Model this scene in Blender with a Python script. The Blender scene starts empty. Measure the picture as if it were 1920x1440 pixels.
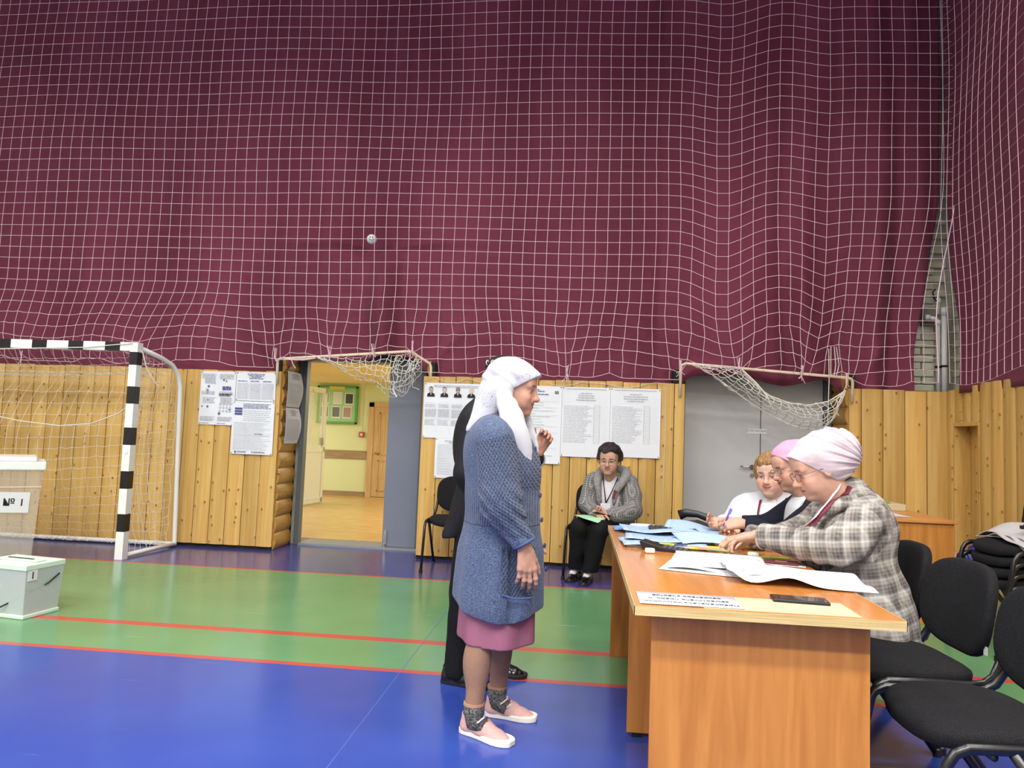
import bpy, math, random
import numpy as np
from mathutils import Vector, Matrix
random.seed(7); rng = np.random.default_rng(7)
C = bpy.context.scene.collection
SC = bpy.context.scene
PI = math.pi
H = 1.26
# ---------------------------------------------------------------- camera
cam_d = bpy.data.cameras.new('camera'); cam = bpy.data.objects.new('camera', cam_d); C.objects.link(cam)
cam_d.sensor_width = 36; cam_d.lens = 1350 / 1920 * 36; cam_d.clip_start = .05
th, ps, ro = 0.0714429, 0.09593309, 0.03805018
F = Vector((-math.sin(ps)*math.cos(th), math.cos(ps)*math.cos(th), math.sin(th)))
r0 = Vector((math.cos(ps), math.sin(ps), 0)); u0 = r0.cross(F)
rr = r0*math.cos(ro) + u0*math.sin(ro); uu = u0*math.cos(ro) - r0*math.sin(ro)
M = Matrix((rr, uu, -F)).transposed().to_4x4(); M.translation = Vector((0, 0, H))
cam.matrix_world = M
SC.camera = cam
# ---------------------------------------------------------------- world, exposure, lamps
w = bpy.data.worlds.new('world'); SC.world = w; w.use_nodes = True
w.node_tree.nodes['Background'].inputs[0].default_value = (.8, .85, 1, 1)
w.node_tree.nodes['Background'].inputs[1].default_value = .3
SC.view_settings.view_transform = 'Standard'; SC.view_settings.look = 'None'
SC.view_settings.gamma = 1; SC.view_settings.use_curve_mapping = False
SC.view_settings.exposure = -0.14
def area(name, loc, sx, sy, power, col=(1, 1, 1), rot=(0, 0, 0), spread=180):
    l = bpy.data.lights.new(name, 'AREA'); l.shape = 'RECTANGLE'; l.size = sx; l.size_y = sy
    l.energy = power; l.color = col; l.spread = math.radians(spread)
    o = bpy.data.objects.new(name, l); C.objects.link(o); o.location = loc; o.rotation_euler = rot
    return o
LAMP_X = (-6.6, -3.4, -.2, 2.2); LAMP_Y = (-3.5, -1.4, 2.2, 5.0)
for lx in LAMP_X:
    for ly in LAMP_Y:
        area('hall_lamp_light', (lx, ly, 6.42), 1.15, .55, {-3.5: 270, -1.4: 165, 2.2: 72, 5.0: 26}[ly], (1, .975, .93), spread={-3.5: 165, -1.4: 160, 2.2: 142, 5.0: 128}[ly])
area('corridor_light', (-5.7, 10.8, 2.07), 1.0, 3.6, 75, (1, .95, .84))
area('corridor_light', (-1.75, 10.6, 2.07), .7, 3.8, 75, (1, .95, .84))

# ---------------------------------------------------------------- materials
def lin(c):
    return tuple(((x/255/12.92) if x/255 <= .04045 else ((x/255+.055)/1.055)**2.4) for x in c) + (1,)
MATS = {}
def mat(name, c, rough=.6, metal=0, spec=.5, coat=0, alpha=1, trans=0, sheen=0, emit=None, es=1):
    if name in MATS: return MATS[name]
    m = bpy.data.materials.new(name); m.use_nodes = True; MATS[name] = m
    b = m.node_tree.nodes['Principled BSDF']; i = b.inputs
    i['Base Color'].default_value = lin(c); i['Roughness'].default_value = rough
    i['Metallic'].default_value = metal; i['Specular IOR Level'].default_value = spec
    i['Coat Weight'].default_value = coat; i['Alpha'].default_value = alpha
    i['Transmission Weight'].default_value = trans; i['Sheen Weight'].default_value = sheen
    if emit: i['Emission Color'].default_value = lin(emit); i['Emission Strength'].default_value = es
    # a trace of grain on every surface
    return m
def N(m, t, **k):
    n = m.node_tree.nodes.new(t)
    for a, v in k.items():
        if a in n.inputs.keys(): n.inputs[a].default_value = v
        else: setattr(n, a, v)
    return n
def L(m, a, b): m.node_tree.links.new(a, b)
def bsdf(m): return m.node_tree.nodes['Principled BSDF']
def noise_mix(m, c1, c2, scale=5, det=4, coords='Object', stretch=(1, 1, 1), lo=.35, hi=.65, rnd=True, dist=0):
    tc = N(m, 'ShaderNodeTexCoord'); mp = N(m, 'ShaderNodeMapping'); mp.inputs['Scale'].default_value = stretch
    if rnd:
        oi = N(m, 'ShaderNodeObjectInfo'); ml = N(m, 'ShaderNodeMath', operation='MULTIPLY'); ml.inputs[1].default_value = 37.0
        cb = N(m, 'ShaderNodeCombineXYZ'); L(m, oi.outputs['Random'], ml.inputs[0])
        for k in range(3): L(m, ml.outputs[0], cb.inputs[k])
        L(m, cb.outputs[0], mp.inputs['Location'])
    L(m, tc.outputs[coords], mp.inputs['Vector'])
    nz = N(m, 'ShaderNodeTexNoise'); nz.inputs['Scale'].default_value = scale; nz.inputs['Detail'].default_value = det
    nz.inputs['Distortion'].default_value = dist
    L(m, mp.outputs[0], nz.inputs['Vector'])
    cr = N(m, 'ShaderNodeValToRGB'); cr.color_ramp.elements[0].position = lo; cr.color_ramp.elements[1].position = hi
    cr.color_ramp.elements[0].color = lin(c1); cr.color_ramp.elements[1].color = lin(c2)
    L(m, nz.outputs['Fac'], cr.inputs['Fac']); L(m, cr.outputs[0], bsdf(m).inputs['Base Color'])
    return mp, nz, cr
def bump(m, h, strength=.3, dist=.01):
    b = N(m, 'ShaderNodeBump'); b.inputs['Strength'].default_value = strength; b.inputs['Distance'].default_value = dist
    L(m, h, b.inputs['Height']); L(m, b.outputs[0], bsdf(m).inputs['Normal']); return b
def mixc(m, fac, a, b, bt='MIX'):
    x = N(m, 'ShaderNodeMix', data_type='RGBA', blend_type=bt)
    for s, v in ((0, fac), (6, a), (7, b)):
        if hasattr(v, 'is_linked') or hasattr(v, 'links'): L(m, v, x.inputs[s])
        elif s == 0: x.inputs[0].default_value = v
        else: x.inputs[s].default_value = v
    return x.outputs[2]

def wood_mat(name, c1, c2, knot, axis=2, rough=.42, knots=True):
    m = mat(name, c1, rough, spec=.4)
    s = [14, 14, 14]; s[axis] = .8
    mp, nz, cr = noise_mix(m, c1, c2, 1.6, 5, stretch=s, lo=.3, hi=.72, dist=.6)
    out = cr.outputs[0]
    # per-board tone
    oi = N(m, 'ShaderNodeObjectInfo')
    mr = N(m, 'ShaderNodeMapRange'); mr.inputs['To Min'].default_value = .84; mr.inputs['To Max'].default_value = 1.1
    L(m, oi.outputs['Random'], mr.inputs['Value'])
    hs = N(m, 'ShaderNodeHueSaturation'); L(m, mr.outputs[0], hs.inputs['Value']); L(m, out, hs.inputs['Color']); out = hs.outputs[0]
    if knots:
        mp2 = N(m, 'ShaderNodeMapping'); mp2.inputs['Scale'].default_value = (10, 12 if axis == 2 else 4.5, 1)
        L(m, mp.inputs['Location'].links[0].from_socket, mp2.inputs['Location'])
        tc = N(m, 'ShaderNodeTexCoord'); sx_ = N(m, 'ShaderNodeSeparateXYZ'); cx_ = N(m, 'ShaderNodeCombineXYZ'); L(m, tc.outputs['Object'], sx_.inputs[0])
        L(m, sx_.outputs[0 if axis == 2 else 2], cx_.inputs[0]); L(m, sx_.outputs[2 if axis == 2 else 1], cx_.inputs[1]); L(m, cx_.outputs[0], mp2.inputs['Vector'])
        vo = N(m, 'ShaderNodeTexVoronoi', voronoi_dimensions='2D'); L(m, mp2.outputs[0], vo.inputs['Vector']); vo.inputs['Scale'].default_value = 1
        gt = N(m, 'ShaderNodeSeparateColor'); L(m, vo.outputs['Color'], gt.inputs[0])
        gr = N(m, 'ShaderNodeMath', operation='GREATER_THAN'); gr.inputs[1].default_value = .72; L(m, gt.outputs[0], gr.inputs[0])
        kr = N(m, 'ShaderNodeMapRange'); kr.inputs['From Min'].default_value = .06; kr.inputs['From Max'].default_value = .13
        kr.inputs['To Min'].default_value = 1; kr.inputs['To Max'].default_value = 0; L(m, vo.outputs['Distance'], kr.inputs['Value'])
        km = N(m, 'ShaderNodeMath', operation='MULTIPLY'); L(m, gr.outputs[0], km.inputs[0]); L(m, kr.outputs[0], km.inputs[1])
        k2 = N(m, 'ShaderNodeMath', operation='MULTIPLY'); k2.inputs[1].default_value = .8; L(m, km.outputs[0], k2.inputs[0])
        out = mixc(m, k2.outputs[0], out, lin(knot))
        wr = N(m, 'ShaderNodeMapRange'); wr.inputs['From Min'].default_value = .1; wr.inputs['From Max'].default_value = .4
        wr.inputs['To Min'].default_value = 1; wr.inputs['To Max'].default_value = 0; L(m, vo.outputs['Distance'], wr.inputs['Value'])
        wm = N(m, 'ShaderNodeMath', operation='MULTIPLY'); L(m, gr.outputs[0], wm.inputs[0]); L(m, wr.outputs[0], wm.inputs[1])
        sm = N(m, 'ShaderNodeMath', operation='ADD'); L(m, wm.outputs[0], sm.inputs[0]); L(m, nz.outputs['Fac'], sm.inputs[1])
        bump(m, sm.outputs[0], .5, .006)
    L(m, out, bsdf(m).inputs['Base Color'])
    return m
PINE = wood_mat('pine boards', (198, 154, 80), (220, 184, 112), (124, 76, 32))
PINE_H = wood_mat('pine logs', (164, 116, 46), (192, 146, 68), (105, 58, 20), axis=1)
WHITE = mat('white', (214, 215, 218), .55)
PAPER = mat('paper', (226, 230, 236), .7)
BLACKF = mat('black fabric', (24, 24, 26), .92, spec=.2)
_mp, _n, _c = noise_mix(BLACKF, (17, 17, 19), (34, 34, 37), 260, 3)
bump(BLACKF, _n.outputs['Fac'], .25, .002)
BLACKM = mat('black tube', (20, 20, 22), .28, spec=.6)
BLACKP = mat('black plastic', (22, 22, 24), .4)
CHROME = mat('chrome', (200, 200, 200), .22, metal=1)
CORD = mat('net cord', (232, 204, 212), .8)
CORDW = mat('white cord', (222, 218, 206), .8)
CREAM = mat('cream tube', (226, 214, 178), .45)
WPAINT = mat('white paint', (232, 232, 230), .4)
BPAINT = mat('black paint', (14, 14, 15), .4)

# ---------------------------------------------------------------- mesh building
class MB:
    def __init__(s): s.v = []; s.f = []; s.m = []; s.n = 0
    def add(s, v, f, mi=0):
        v = [tuple(float(c) for c in p) for p in v]; s.v += v; s.f += [tuple(int(i)+s.n for i in q) for q in f]; s.m += [mi]*len(f); s.n += len(v); return s
    def box(s, a, b, mi=0, T=None):
        x0, y0, z0 = a; x1, y1, z1 = b
        v = [(x0,y0,z0),(x1,y0,z0),(x1,y1,z0),(x0,y1,z0),(x0,y0,z1),(x1,y0,z1),(x1,y1,z1),(x0,y1,z1)]
        if T is not None: v = [tuple(T @ Vector(p)) for p in v]
        return s.add(v, [(0,3,2,1),(4,5,6,7),(0,1,5,4),(1,2,6,5),(2,3,7,6),(3,0,4,7)], mi)
    def cbox(s, c, d, mi=0, T=None):
        return s.box([c[i]-d[i]/2 for i in range(3)], [c[i]+d[i]/2 for i in range(3)], mi, T)
    def tube(s, pts, r, seg=8, mi=0, closed=False, cap=True, flat=None):
        P = [Vector(p) for p in pts]; n = len(P)
        rs = r if hasattr(r, '__len__') else [r]*n
        T = []
        for i in range(n):
            a = P[i-1] if (i > 0 or closed) else P[i]; b = P[(i+1) % n] if (i < n-1 or closed) else P[i]
            t = (b-a); T.append(t.normalized() if t.length > 1e-9 else Vector((0,0,1)))
        up = Vector((0,0,1)) if abs(T[0].z) < .9 else Vector((1,0,0))
        nx = T[0].cross(up).normalized(); vs = []
        for i in range(n):
            nx = (nx - T[i]*nx.dot(T[i])); nx = nx.normalized() if nx.length > 1e-6 else T[i].orthogonal().normalized()
            ny = T[i].cross(nx)
            for k in range(seg):
                a = 2*PI*k/seg; vs.append(P[i] + (nx*math.cos(a) + ny*math.sin(a)*(flat or 1))*rs[i])
        fs = []
        for i in range(n if closed else n-1):
            j = (i+1) % n
            for k in range(seg):
                k2 = (k+1) % seg; fs.append((i*seg+k, i*seg+k2, j*seg+k2, j*seg+k))
        if cap and not closed:
            fs.append(tuple(range(seg-1, -1, -1))); fs.append(tuple((n-1)*seg+k for k in range(seg)))
        return s.add(vs, fs, mi)
    def lathe(s, prof, c=(0,0,0), seg=20, mi=0, T=None):
        vs = []
        for r, z in prof:
            for k in range(seg):
                a = 2*PI*k/seg; p = Vector((c[0]+r*math.cos(a), c[1]+r*math.sin(a), c[2]+z)); vs.append(T @ p if T is not None else p)
        fs = [(i*seg+k, i*seg+(k+1) % seg, (i+1)*seg+(k+1) % seg, (i+1)*seg+k) for i in range(len(prof)-1) for k in range(seg)]
        fs.append(tuple(range(seg-1, -1, -1))); fs.append(tuple((len(prof)-1)*seg+k for k in range(seg)))
        return s.add(vs, fs, mi)
    def prism(s, poly, z0, z1, mi=0, T=None):      # polygon in xy, extruded in z
        n = len(poly); v = [Vector((x, y, z0)) for x, y in poly] + [Vector((x, y, z1)) for x, y in poly]
        if T is not None: v = [T @ p for p in v]
        return s.add(v, [tuple(range(n-1, -1, -1)), tuple(range(n, 2*n))] + [(i, (i+1) % n, n+(i+1) % n, n+i) for i in range(n)], mi)
    def grid(s, fn, nu, nv, mi=0):
        vs = [fn(u/nu, v/nv) for v in range(nv+1) for u in range(nu+1)]; w_ = nu+1
        return s.add(vs, [(v*w_+u, v*w_+u+1, (v+1)*w_+u+1, (v+1)*w_+u) for v in range(nv) for u in range(nu)], mi)
    def build(s, name, mats, parent=None, smooth=False, loc=None, rot=None, bevel=0, solid=0, seg=2):
        me = bpy.data.meshes.new(name); me.from_pydata(s.v, [], s.f)
        for m_ in (mats if isinstance(mats, (list, tuple)) else [mats]): me.materials.append(m_)
        if any(s.m): me.polygons.foreach_set('material_index', s.m)
        if smooth: me.polygons.foreach_set('use_smooth', [True]*len(s.f))
        me.update()
        o = bpy.data.objects.new(name, me); C.objects.link(o)
        if parent: o.parent = parent
        if loc is not None: o.location = loc
        if rot is not None: o.rotation_euler = rot
        if bevel:
            b = o.modifiers.new('bevel', 'BEVEL'); b.width = bevel; b.segments = seg; b.limit_method = 'ANGLE'
        if solid:
            b = o.modifiers.new('solid', 'SOLIDIFY'); b.thickness = solid; b.offset = 0
        return o
def tag(o, label, cat, group=None):
    o['label'] = label; o['category'] = cat
    if group: o['group'] = group
    return o
def thing(name, label, cat, loc=(0,0,0), rz=0, group=None):
    o = bpy.data.objects.new(name, None); C.objects.link(o); o.location = loc; o.rotation_euler = (0,0,rz)
    o.empty_display_size = .05
    return tag(o, label, cat, group)
def struct(o): o['kind'] = 'structure'; return o
def inst(src, name, parent, loc=(0,0,0), rot=(0,0,0), scale=(1,1,1)):
    o = bpy.data.objects.new(name, src.data); C.objects.link(o); o.parent = parent
    for m_ in src.modifiers:
        n = o.modifiers.new(m_.name, m_.type)
        for a in ('width','segments','limit_method','thickness','offset'):
            if hasattr(m_, a): setattr(n, a, getattr(m_, a))
    o.location = loc; o.rotation_euler = rot; o.scale = scale
    return o
def copy_tree(o, parent=None):
    c = o.copy(); C.objects.link(c); c.parent = parent
    for ch in o.children: copy_tree(ch, c)
    return c
def arc(c, r, a0, a1, n, ax=0):      # points on an arc; ax = plane axes (0: xz, 1: yz, 2: xy)
    o = []
    for i in range(n+1):
        a = a0 + (a1-a0)*i/n; p = [c[0], c[1], c[2]]
        i0, i1 = ((0,2),(1,2),(0,1))[ax]; p[i0] += r*math.cos(a); p[i1] += r*math.sin(a); o.append(tuple(p))
    return o
def text(name, body, size, mt, parent, loc, rot, ext=.0006, align='CENTER', bold=0):
    cu = bpy.data.curves.new(name, 'FONT'); cu.body = body; cu.size = size; cu.extrude = ext; cu.align_x = align; cu.align_y = 'CENTER'
    cu.offset = bold; cu.resolution_u = 3
    t = bpy.data.objects.new(name, cu); C.objects.link(t)
    bpy.context.view_layer.update()
    me = bpy.data.meshes.new_from_object(t.evaluated_get(bpy.context.evaluated_depsgraph_get()))
    bpy.data.objects.remove(t); me.materials.clear(); me.materials.append(mt)
    o = bpy.data.objects.new(name, me); C.objects.link(o); o.parent = parent; o.location = loc; o.rotation_euler = rot
    return o
# ================================================================= SETTING
YW = 7.165; YD = 7.65; ZW = 1.83; XR = 3.45
XL, YB, ZC = -9.0, -6.0, 6.6
def smooth(a, b, x):
    t = min(1, max(0, (x-a)/(b-a))); return t*t*(3-2*t)
# floor : one sheet of sports vinyl, strips and lines as faces
FB = mat('floor blue', (48, 66, 190), .2, spec=.45); FG = mat('floor green', (92, 150, 100), .2, spec=.45)
FR = mat('floor red line', (180, 72, 64), .25, spec=.45); FP = mat('floor dark blue', (56, 58, 128), .2, spec=.45)
def scuff(m, c, c2):
    mp, nz, cr = noise_mix(m, c, c2, 1.3, 3, rnd=False, lo=.3, hi=.7)
    t = N(m, 'ShaderNodeTexCoord'); v = N(m, 'ShaderNodeMapping'); v.inputs['Scale'].default_value = (1.5, 30, 1); v.inputs['Rotation'].default_value = (0, 0, .9)
    L(m, t.outputs['Object'], v.inputs['Vector']); n2 = N(m, 'ShaderNodeTexNoise'); n2.inputs['Scale'].default_value = 1; n2.inputs['Detail'].default_value = 2
    L(m, v.outputs[0], n2.inputs['Vector'])
    r = N(m, 'ShaderNodeMapRange'); r.inputs['From Min'].default_value = .72; r.inputs['From Max'].default_value = .8; r.inputs['To Max'].default_value = .3
    L(m, n2.outputs['Fac'], r.inputs['Value'])
    L(m, mixc(m, r.outputs[0], cr.outputs[0], lin((205, 205, 225))), bsdf(m).inputs['Base Color'])
    rr_ = N(m, 'ShaderNodeMapRange'); rr_.inputs['To Min'].default_value = .13; rr_.inputs['To Max'].default_value = .27
    L(m, nz.outputs['Fac'], rr_.inputs['Value']); L(m, rr_.outputs[0], bsdf(m).inputs['Roughness'])
scuff(FB, (42, 66, 150), (52, 77, 158)); scuff(FG, (90, 138, 94), (100, 148, 103)); scuff(FP, (58, 58, 118), (68, 70, 128))
ys = [(YB, 3.805, 0), (3.805, 3.855, 2), (3.855, 4.33, 1), (4.33, 4.41, 2), (4.41, 6.18, 1), (6.18, 6.22, 2), (6.22, 8.1, 3)]
b = MB()
for y0, y1, mi in ys: b.add([(XL, y0, 0), (XR+.8, y0, 0), (XR+.8, y1, 0), (XL, y1, 0)], [(0, 1, 2, 3)], mi)
b.box((XL, YB, -.1), (XR+.8, 8.1, -.004), 0)
floor = struct(b.build('floor', [FB, FG, FR, FP]))
# welded sheet seam running away across the blue vinyl
sm = MB(); sm.add([(-.90, 2.0, .0006), (-.8965, 2.0, .0006), (-.8965, 6.15, .0006), (-.90, 6.15, .0006)], [(0, 1, 2, 3)])
sm.build('sheet_seam', mat('floor seam', (84, 104, 168), .4), floor)
# door line pieces: far wall bodies
WALLP = mat('wall plaster', (196, 196, 176), .8)
_ = noise_mix(WALLP, (188, 188, 168), (204, 204, 186), 3, 3, rnd=False)
HALLW = mat('hall wall', (214, 204, 186), .85); CEILM = mat('hall ceiling', (205, 205, 200), .85)
DARK = mat('dark recess', (30, 28, 28), .9)
# back wall behind boards : blocks around two doorways
DX = ((-3.04, -1.66), (1.03, 2.53))
wb = MB(); DT = 2.05
wb.box((XL-.2, YD+.04, 0), (DX[0][0], YD+.12, 6.6)); wb.box((DX[0][1], YD+.04, 0), (DX[1][0], YD+.24, 6.6)); wb.box((DX[1][1], YD+.04, 0), (XR+1, YD+.24, 6.6))
for d in DX: wb.box((d[0], YD+.04, DT), (d[1], YD+.24, 6.6))
wall_back = struct(wb.build('wall_back', WALLP))
struct(MB().box((XL-.2, YB, 0), (XL, YD+.24, 6.6)).build('wall_left', HALLW))
struct(MB().box((XL-.2, YB-.2, 0), (XR+1, YB, 6.6)).build('wall_front', HALLW))
wall_right = struct(MB().box((XR+.3, YB, 0), (XR+.5, YD+.24, 6.6)).build('wall_right', WALLP))
struct(MB().box((XL-.2, YB-.2, 6.6), (XR+1, YD+.24, 6.8)).build('ceiling', CEILM))
# ceiling luminaires
lampm = mat('lamp diffuser', (255, 252, 245), .4, emit=(255, 250, 240), es=1.5)
l0 = None
for lx in LAMP_X:
    for ly in LAMP_Y:
        t = thing('ceiling_lamp', 'long white luminaire on the hall ceiling above the picture', 'lamp', (lx, ly, 6.45), 0, 'luminaires on the hall ceiling')
        if l0 is None:
            l0 = MB().box((-.6, -.3, .03), (.6, .3, .15)).build('housing', WPAINT, t, bevel=.01)
            l1 = MB().box((-.56, -.26, .0), (.56, .26, .03)).build('diffuser', lampm, t)
        else: inst(l0, 'housing', t); inst(l1, 'diffuser', t)
# ---- bricks seen in the gap between the two curtains
BRK = mat('painted brick', (190, 190, 160), .85); mpb, nb, cb_ = noise_mix(BRK, (204, 202, 176), (222, 220, 198), 9, 4)
bump(BRK, nb.outputs['Fac'], .2, .004)
bk0 = None
for r in range(26):
    z = 1.75 + r*.075
    for c in range(4):
        x = 2.93 + c*.255 + (.125 if r % 2 else 0)
        if x > 3.62: continue
        if bk0 is None: bk0 = MB().box((-.12, -.03, -.033), (.12, .03, .033)).build('brick', BRK, wall_back, bevel=.004, seg=1); o = bk0
        else: o = inst(bk0, 'brick', wall_back)
        o.location = (x, YD+.025+random.uniform(-.003, .003), z)
for r in range(26):
    z = 1.75 + r*.075
    for c in range(3):
        y = 7.52 - c*.255 - (.125 if r % 2 else 0)
        o = inst(bk0, 'brick', wall_right, (XR+.315, y, z), (0, 0, PI/2))
# ---- pine cladding : each board an object
def board_mesh(w_, h, d=.045, n=7):
    v = []; hw = w_/2-.0035; prof = [(-hw, d)] + [(-hw+2*hw*i/(n-1), (1-math.sin(PI*(.08+.84*i/(n-1)))**.55)*.026) for i in range(n)] + [(hw, d)]
    for z in (0, h):
        for x, y in prof: v.append((x, y, z))
    k = len(prof); f = [(i, (i+1) % k, k+(i+1) % k, k+i) for i in range(k)] + [tuple(range(k-1, -1, -1)), tuple(range(k, 2*k))]
    me = MB().add(v, f)
    return me
def cladding(parent, x0, x1, y=YW, rot=0, org=None, w_=.171, z0=.035, h=ZW-.035, n=None):
    n = n or max(1, round((x1-x0)/w_)); ww = (x1-x0)/n; src = None
    for i in range(n):
        x = x0+(i+.5)*ww
        if src is None: src = board_mesh(ww, 1).build('board', PINE, parent, smooth=False); o = src
        else: o = inst(src, 'board', parent)
        dz = random.uniform(-.006, .006)
        o.scale = (1, 1, h+dz)
        if org is None: o.location = (x, y+random.uniform(-.004, .004), z0)
        else:
            o.location = (org[0]+math.cos(rot)*x, org[1]+math.sin(rot)*x, z0); o.rotation_euler = (0, 0, rot)
cf = MB(); cf.box((XL, YW+.045, .02), (-3.12, YW+.1, ZW-.02)); cf.box((-1.56, YW+.045, .02), (.98, YW+.1, ZW-.02)); cf.box((2.61, YW+.045, .02), (XR, YW+.1, ZW-.02))
trim = struct(cf.build('trim_1', DARK))
cladding(trim, -8.23, -3.09); cladding(trim, -1.595, .915); cladding(trim, .915, 1.018, n=1); cladding(trim, 2.565, 2.68, n=1); cladding(trim, 2.68, 3.475, n=4)
# black strips that paint in the shade of the gap under the boards
struct(MB().box((XL, YW+.03, 0), (-3.1, YW+.12, .04)).box((-1.59, YW+.03, 0), (1.01, YW+.12, .04)).box((2.57, YW+.03, 0), (XR, YW+.12, .04)).build('gap_shade_back', DARK))
# right wall cladding with a niche
rc = struct(MB().box((XR+.06, YB, .02), (XR+.1, 6.62, ZW)).box((XR+.18, 6.5, .02), (XR+.2, YW, ZW)).build('trim_2', DARK))
cladding(rc, -.03, .12, rot=-PI/2, org=(XR, 7.16, 0), n=1, h=ZW-.02)
cladding(rc, .12, .53, rot=-PI/2, org=(XR, 7.16, 0), n=3, z0=1.53, h=.325)
cladding(rc, .12, .53, rot=-PI/2, org=(XR+.13, 7.16, 0), n=2, z0=.035, h=1.5)
cladding(rc, .53, 5.6, rot=-PI/2, org=(XR, 7.16, 0), n=29, h=ZW-.0)
struct(MB().box((XR+.0, 6.63, 1.5), (XR+.14, 7.04, 1.532)).box((XR+.004, 6.628, .03), (XR+.14, 6.645, 1.53)).box((XR+.004, 7.035, .03), (XR+.17, 7.055, 1.53)).build('trim_3', PINE))
struct(MB().box((XR+.03, YB, 0), (XR+.12, YW, .04)).build('gap_shade_right', DARK))  # shade of the gap under the side boards, put in as a black strip
# ---- log ends of the recess returns
def log_mesh(ln, r=.083, sgn=1):
    v = []; n = 8; pr = [(0, -r)] + [(sgn*(.012+.024*math.sin(PI*i/(n))**.8), -r+.002+2*(r-.002)*i/n) for i in range(n+1)] + [(0, r)]
    for y in (0, ln):
        for x, z in pr: v.append((x, y, z))
    k = len(pr); f = [(i, (i+1) % k, k+(i+1) % k, k+i) for i in range(k)] + [tuple(range(k)), tuple(range(2*k-1, k-1, -1))]
    return MB().add(v, f)
for nm, x, sgn in (('trim_4', -3.1, 1), ('trim_5', -1.53, -1), ('trim_6', .955, 1), ('trim_7', 2.575, -1)):
    p = struct(MB().box((x-.05 if sgn > 0 else x, YW+.02, 0), (x if sgn > 0 else x+.05, YD+.04, ZW+.14)).build(nm, DARK)); src = None
    for i in range(12):
        ln = .40+random.uniform(-.012, .012)
        if src is None: src = log_mesh(1, sgn=sgn).build('log', PINE_H, p, smooth=False); o = src
        else: o = inst(src, 'log', p)
        o.location = (x, YW+.045, .085+i*.1655); o.scale = (1, ln, 1)
# ---- doors
DG = mat('grey door', (192, 194, 194), .3, spec=.5); DG2 = mat('grey door frame', (92, 96, 102), .4)
GALV = mat('sill', (150, 156, 165), .35, metal=.4)
DG3 = mat('grey blue door', (118, 126, 142), .2, spec=.6)
def frame(nm, x0, x1, zt=DT, m_=DG2):
    return struct(MB().box((x0, YD-.03, 0), (x0+.05, YD+.07, zt)).box((x1-.05, YD-.03, 0), (x1, YD+.24, zt)).box((x0, YD-.03, zt-.05), (x1, YD+.24, zt)).build(nm, m_, bevel=.003))
d1 = frame('door_1', *DX[0])
MB().box((-2.07, YD-.0, .03), (-1.71, YD+.05, DT-.05)).build('door_leaf', DG3, d1, bevel=.003)
bl = MB().box((-2.05, YD-.02, .05), (-2.02, YD, .2)).box((-2.043, YD-.03, .02), (-2.033, YD-.018, .16)).build('bolt', CHROME, d1)
MB().box((-2.98, YD-.05, 0), (-1.66, YD+.3, .022)).build('sill', GALV, d1)
d2 = frame('door_2', *DX[1])
MB().box((1.085, YD+.0, .01), (1.852, YD+.05, DT-.05)).build('door_leaf', DG, d2, bevel=.003)
MB().box((1.862, YD+.0, .01), (2.475, YD+.05, DT-.05)).build('door_leaf', DG, d2, bevel=.003)
h = MB(); h.lathe([(.026, 0), (.026, .01), (.012, .012), (.012, .045)], (0, 0, 0), 16, T=Matrix.Translation((1.775, YD, 1.03)) @ Matrix.Rotation(PI/2, 4, 'X'))
h.tube([(1.775, YD-.045, 1.03), (1.74, YD-.05, 1.032), (1.65, YD-.05, 1.034)], [.011, .01, .009])
h.build('door_handle', CHROME, d2, smooth=True)
MB().lathe([(.022, 0), (.022, .008)], (0, 0, 0), 16, T=Matrix.Translation((1.775, YD, .945)) @ Matrix.Rotation(PI/2, 4, 'X')).build('key_plate', CHROME, d2)
sg = tag(MB().box((1.72, YD-.004, 1.375), (1.925, YD, 1.425)).build('door_sign', PAPER), 'small white paper strip with grey lettering stuck across the grey double doors', 'sign')
INK = mat('ink', (104, 106, 118), .7); INKG = mat('grey ink', (188, 192, 200), .8); INKB = mat('blue ink', (70, 80, 140), .7); BLK = mat('black ink', (22, 22, 26), .7)
text('lettering', 'ОПЕЧАТАНО', .034, INK, sg, (1.8225, YD-.0046, 1.402), (PI/2, 0, 0))
# ---- corridor behind the open doorway
CW = mat('corridor wall', (222, 230, 188), .7); CFm = mat('corridor floor', (205, 168, 105), .25, spec=.5)
mpc, nc, cc = noise_mix(CFm, (196, 156, 92), (216, 182, 122), 3, 4, stretch=(1, 9, 1), rnd=False)
cor = struct(MB().box((-6.6, 13.45, 0), (0, 13.6, 2.2)).box((-6.75, YD+.24, 0), (-6.6, 13.6, 2.2)).box((-1.2, YD+.24, 0), (-1.05, 13.6, 2.2)).build('wall_corridor', CW))
struct(MB().box((-6.7, 8.1, -.1), (-1, 13.6, -.0)).build('floor_corridor', CFm))
for k in range(9):
    o = MB().box((-6.6, 8.1+k*.61, 0), (-1.2, 8.1+k*.61+.603, .003)).build('plank', CFm, bpy.data.objects['floor_corridor'])
struct(MB().box((-6.7, YD+.24, 2.13), (-1, 13.6, 2.2)).build('ceiling_corridor', mat('corridor ceiling', (226, 208, 160), .8)))
CT = mat('corridor trim', (172, 140, 104), .5); _ = noise_mix(CT, (150, 126, 98), (172, 148, 120), 3, 4, stretch=(1, 1, 14), rnd=False)
struct(MB().box((-6.6, 13.43, .70), (-4.0, 13.45, .86)).build('trim_8', CT)); struct(MB().box((-6.6, 13.43, 0), (-4.0, 13.45, .09)).build('baseboard_corridor', CT))
OAK = mat('oak door', (188, 150, 104), .5); _ = noise_mix(OAK, (196, 162, 120), (214, 184, 142), 3, 5, stretch=(14, 14, .8), rnd=False)
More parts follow.
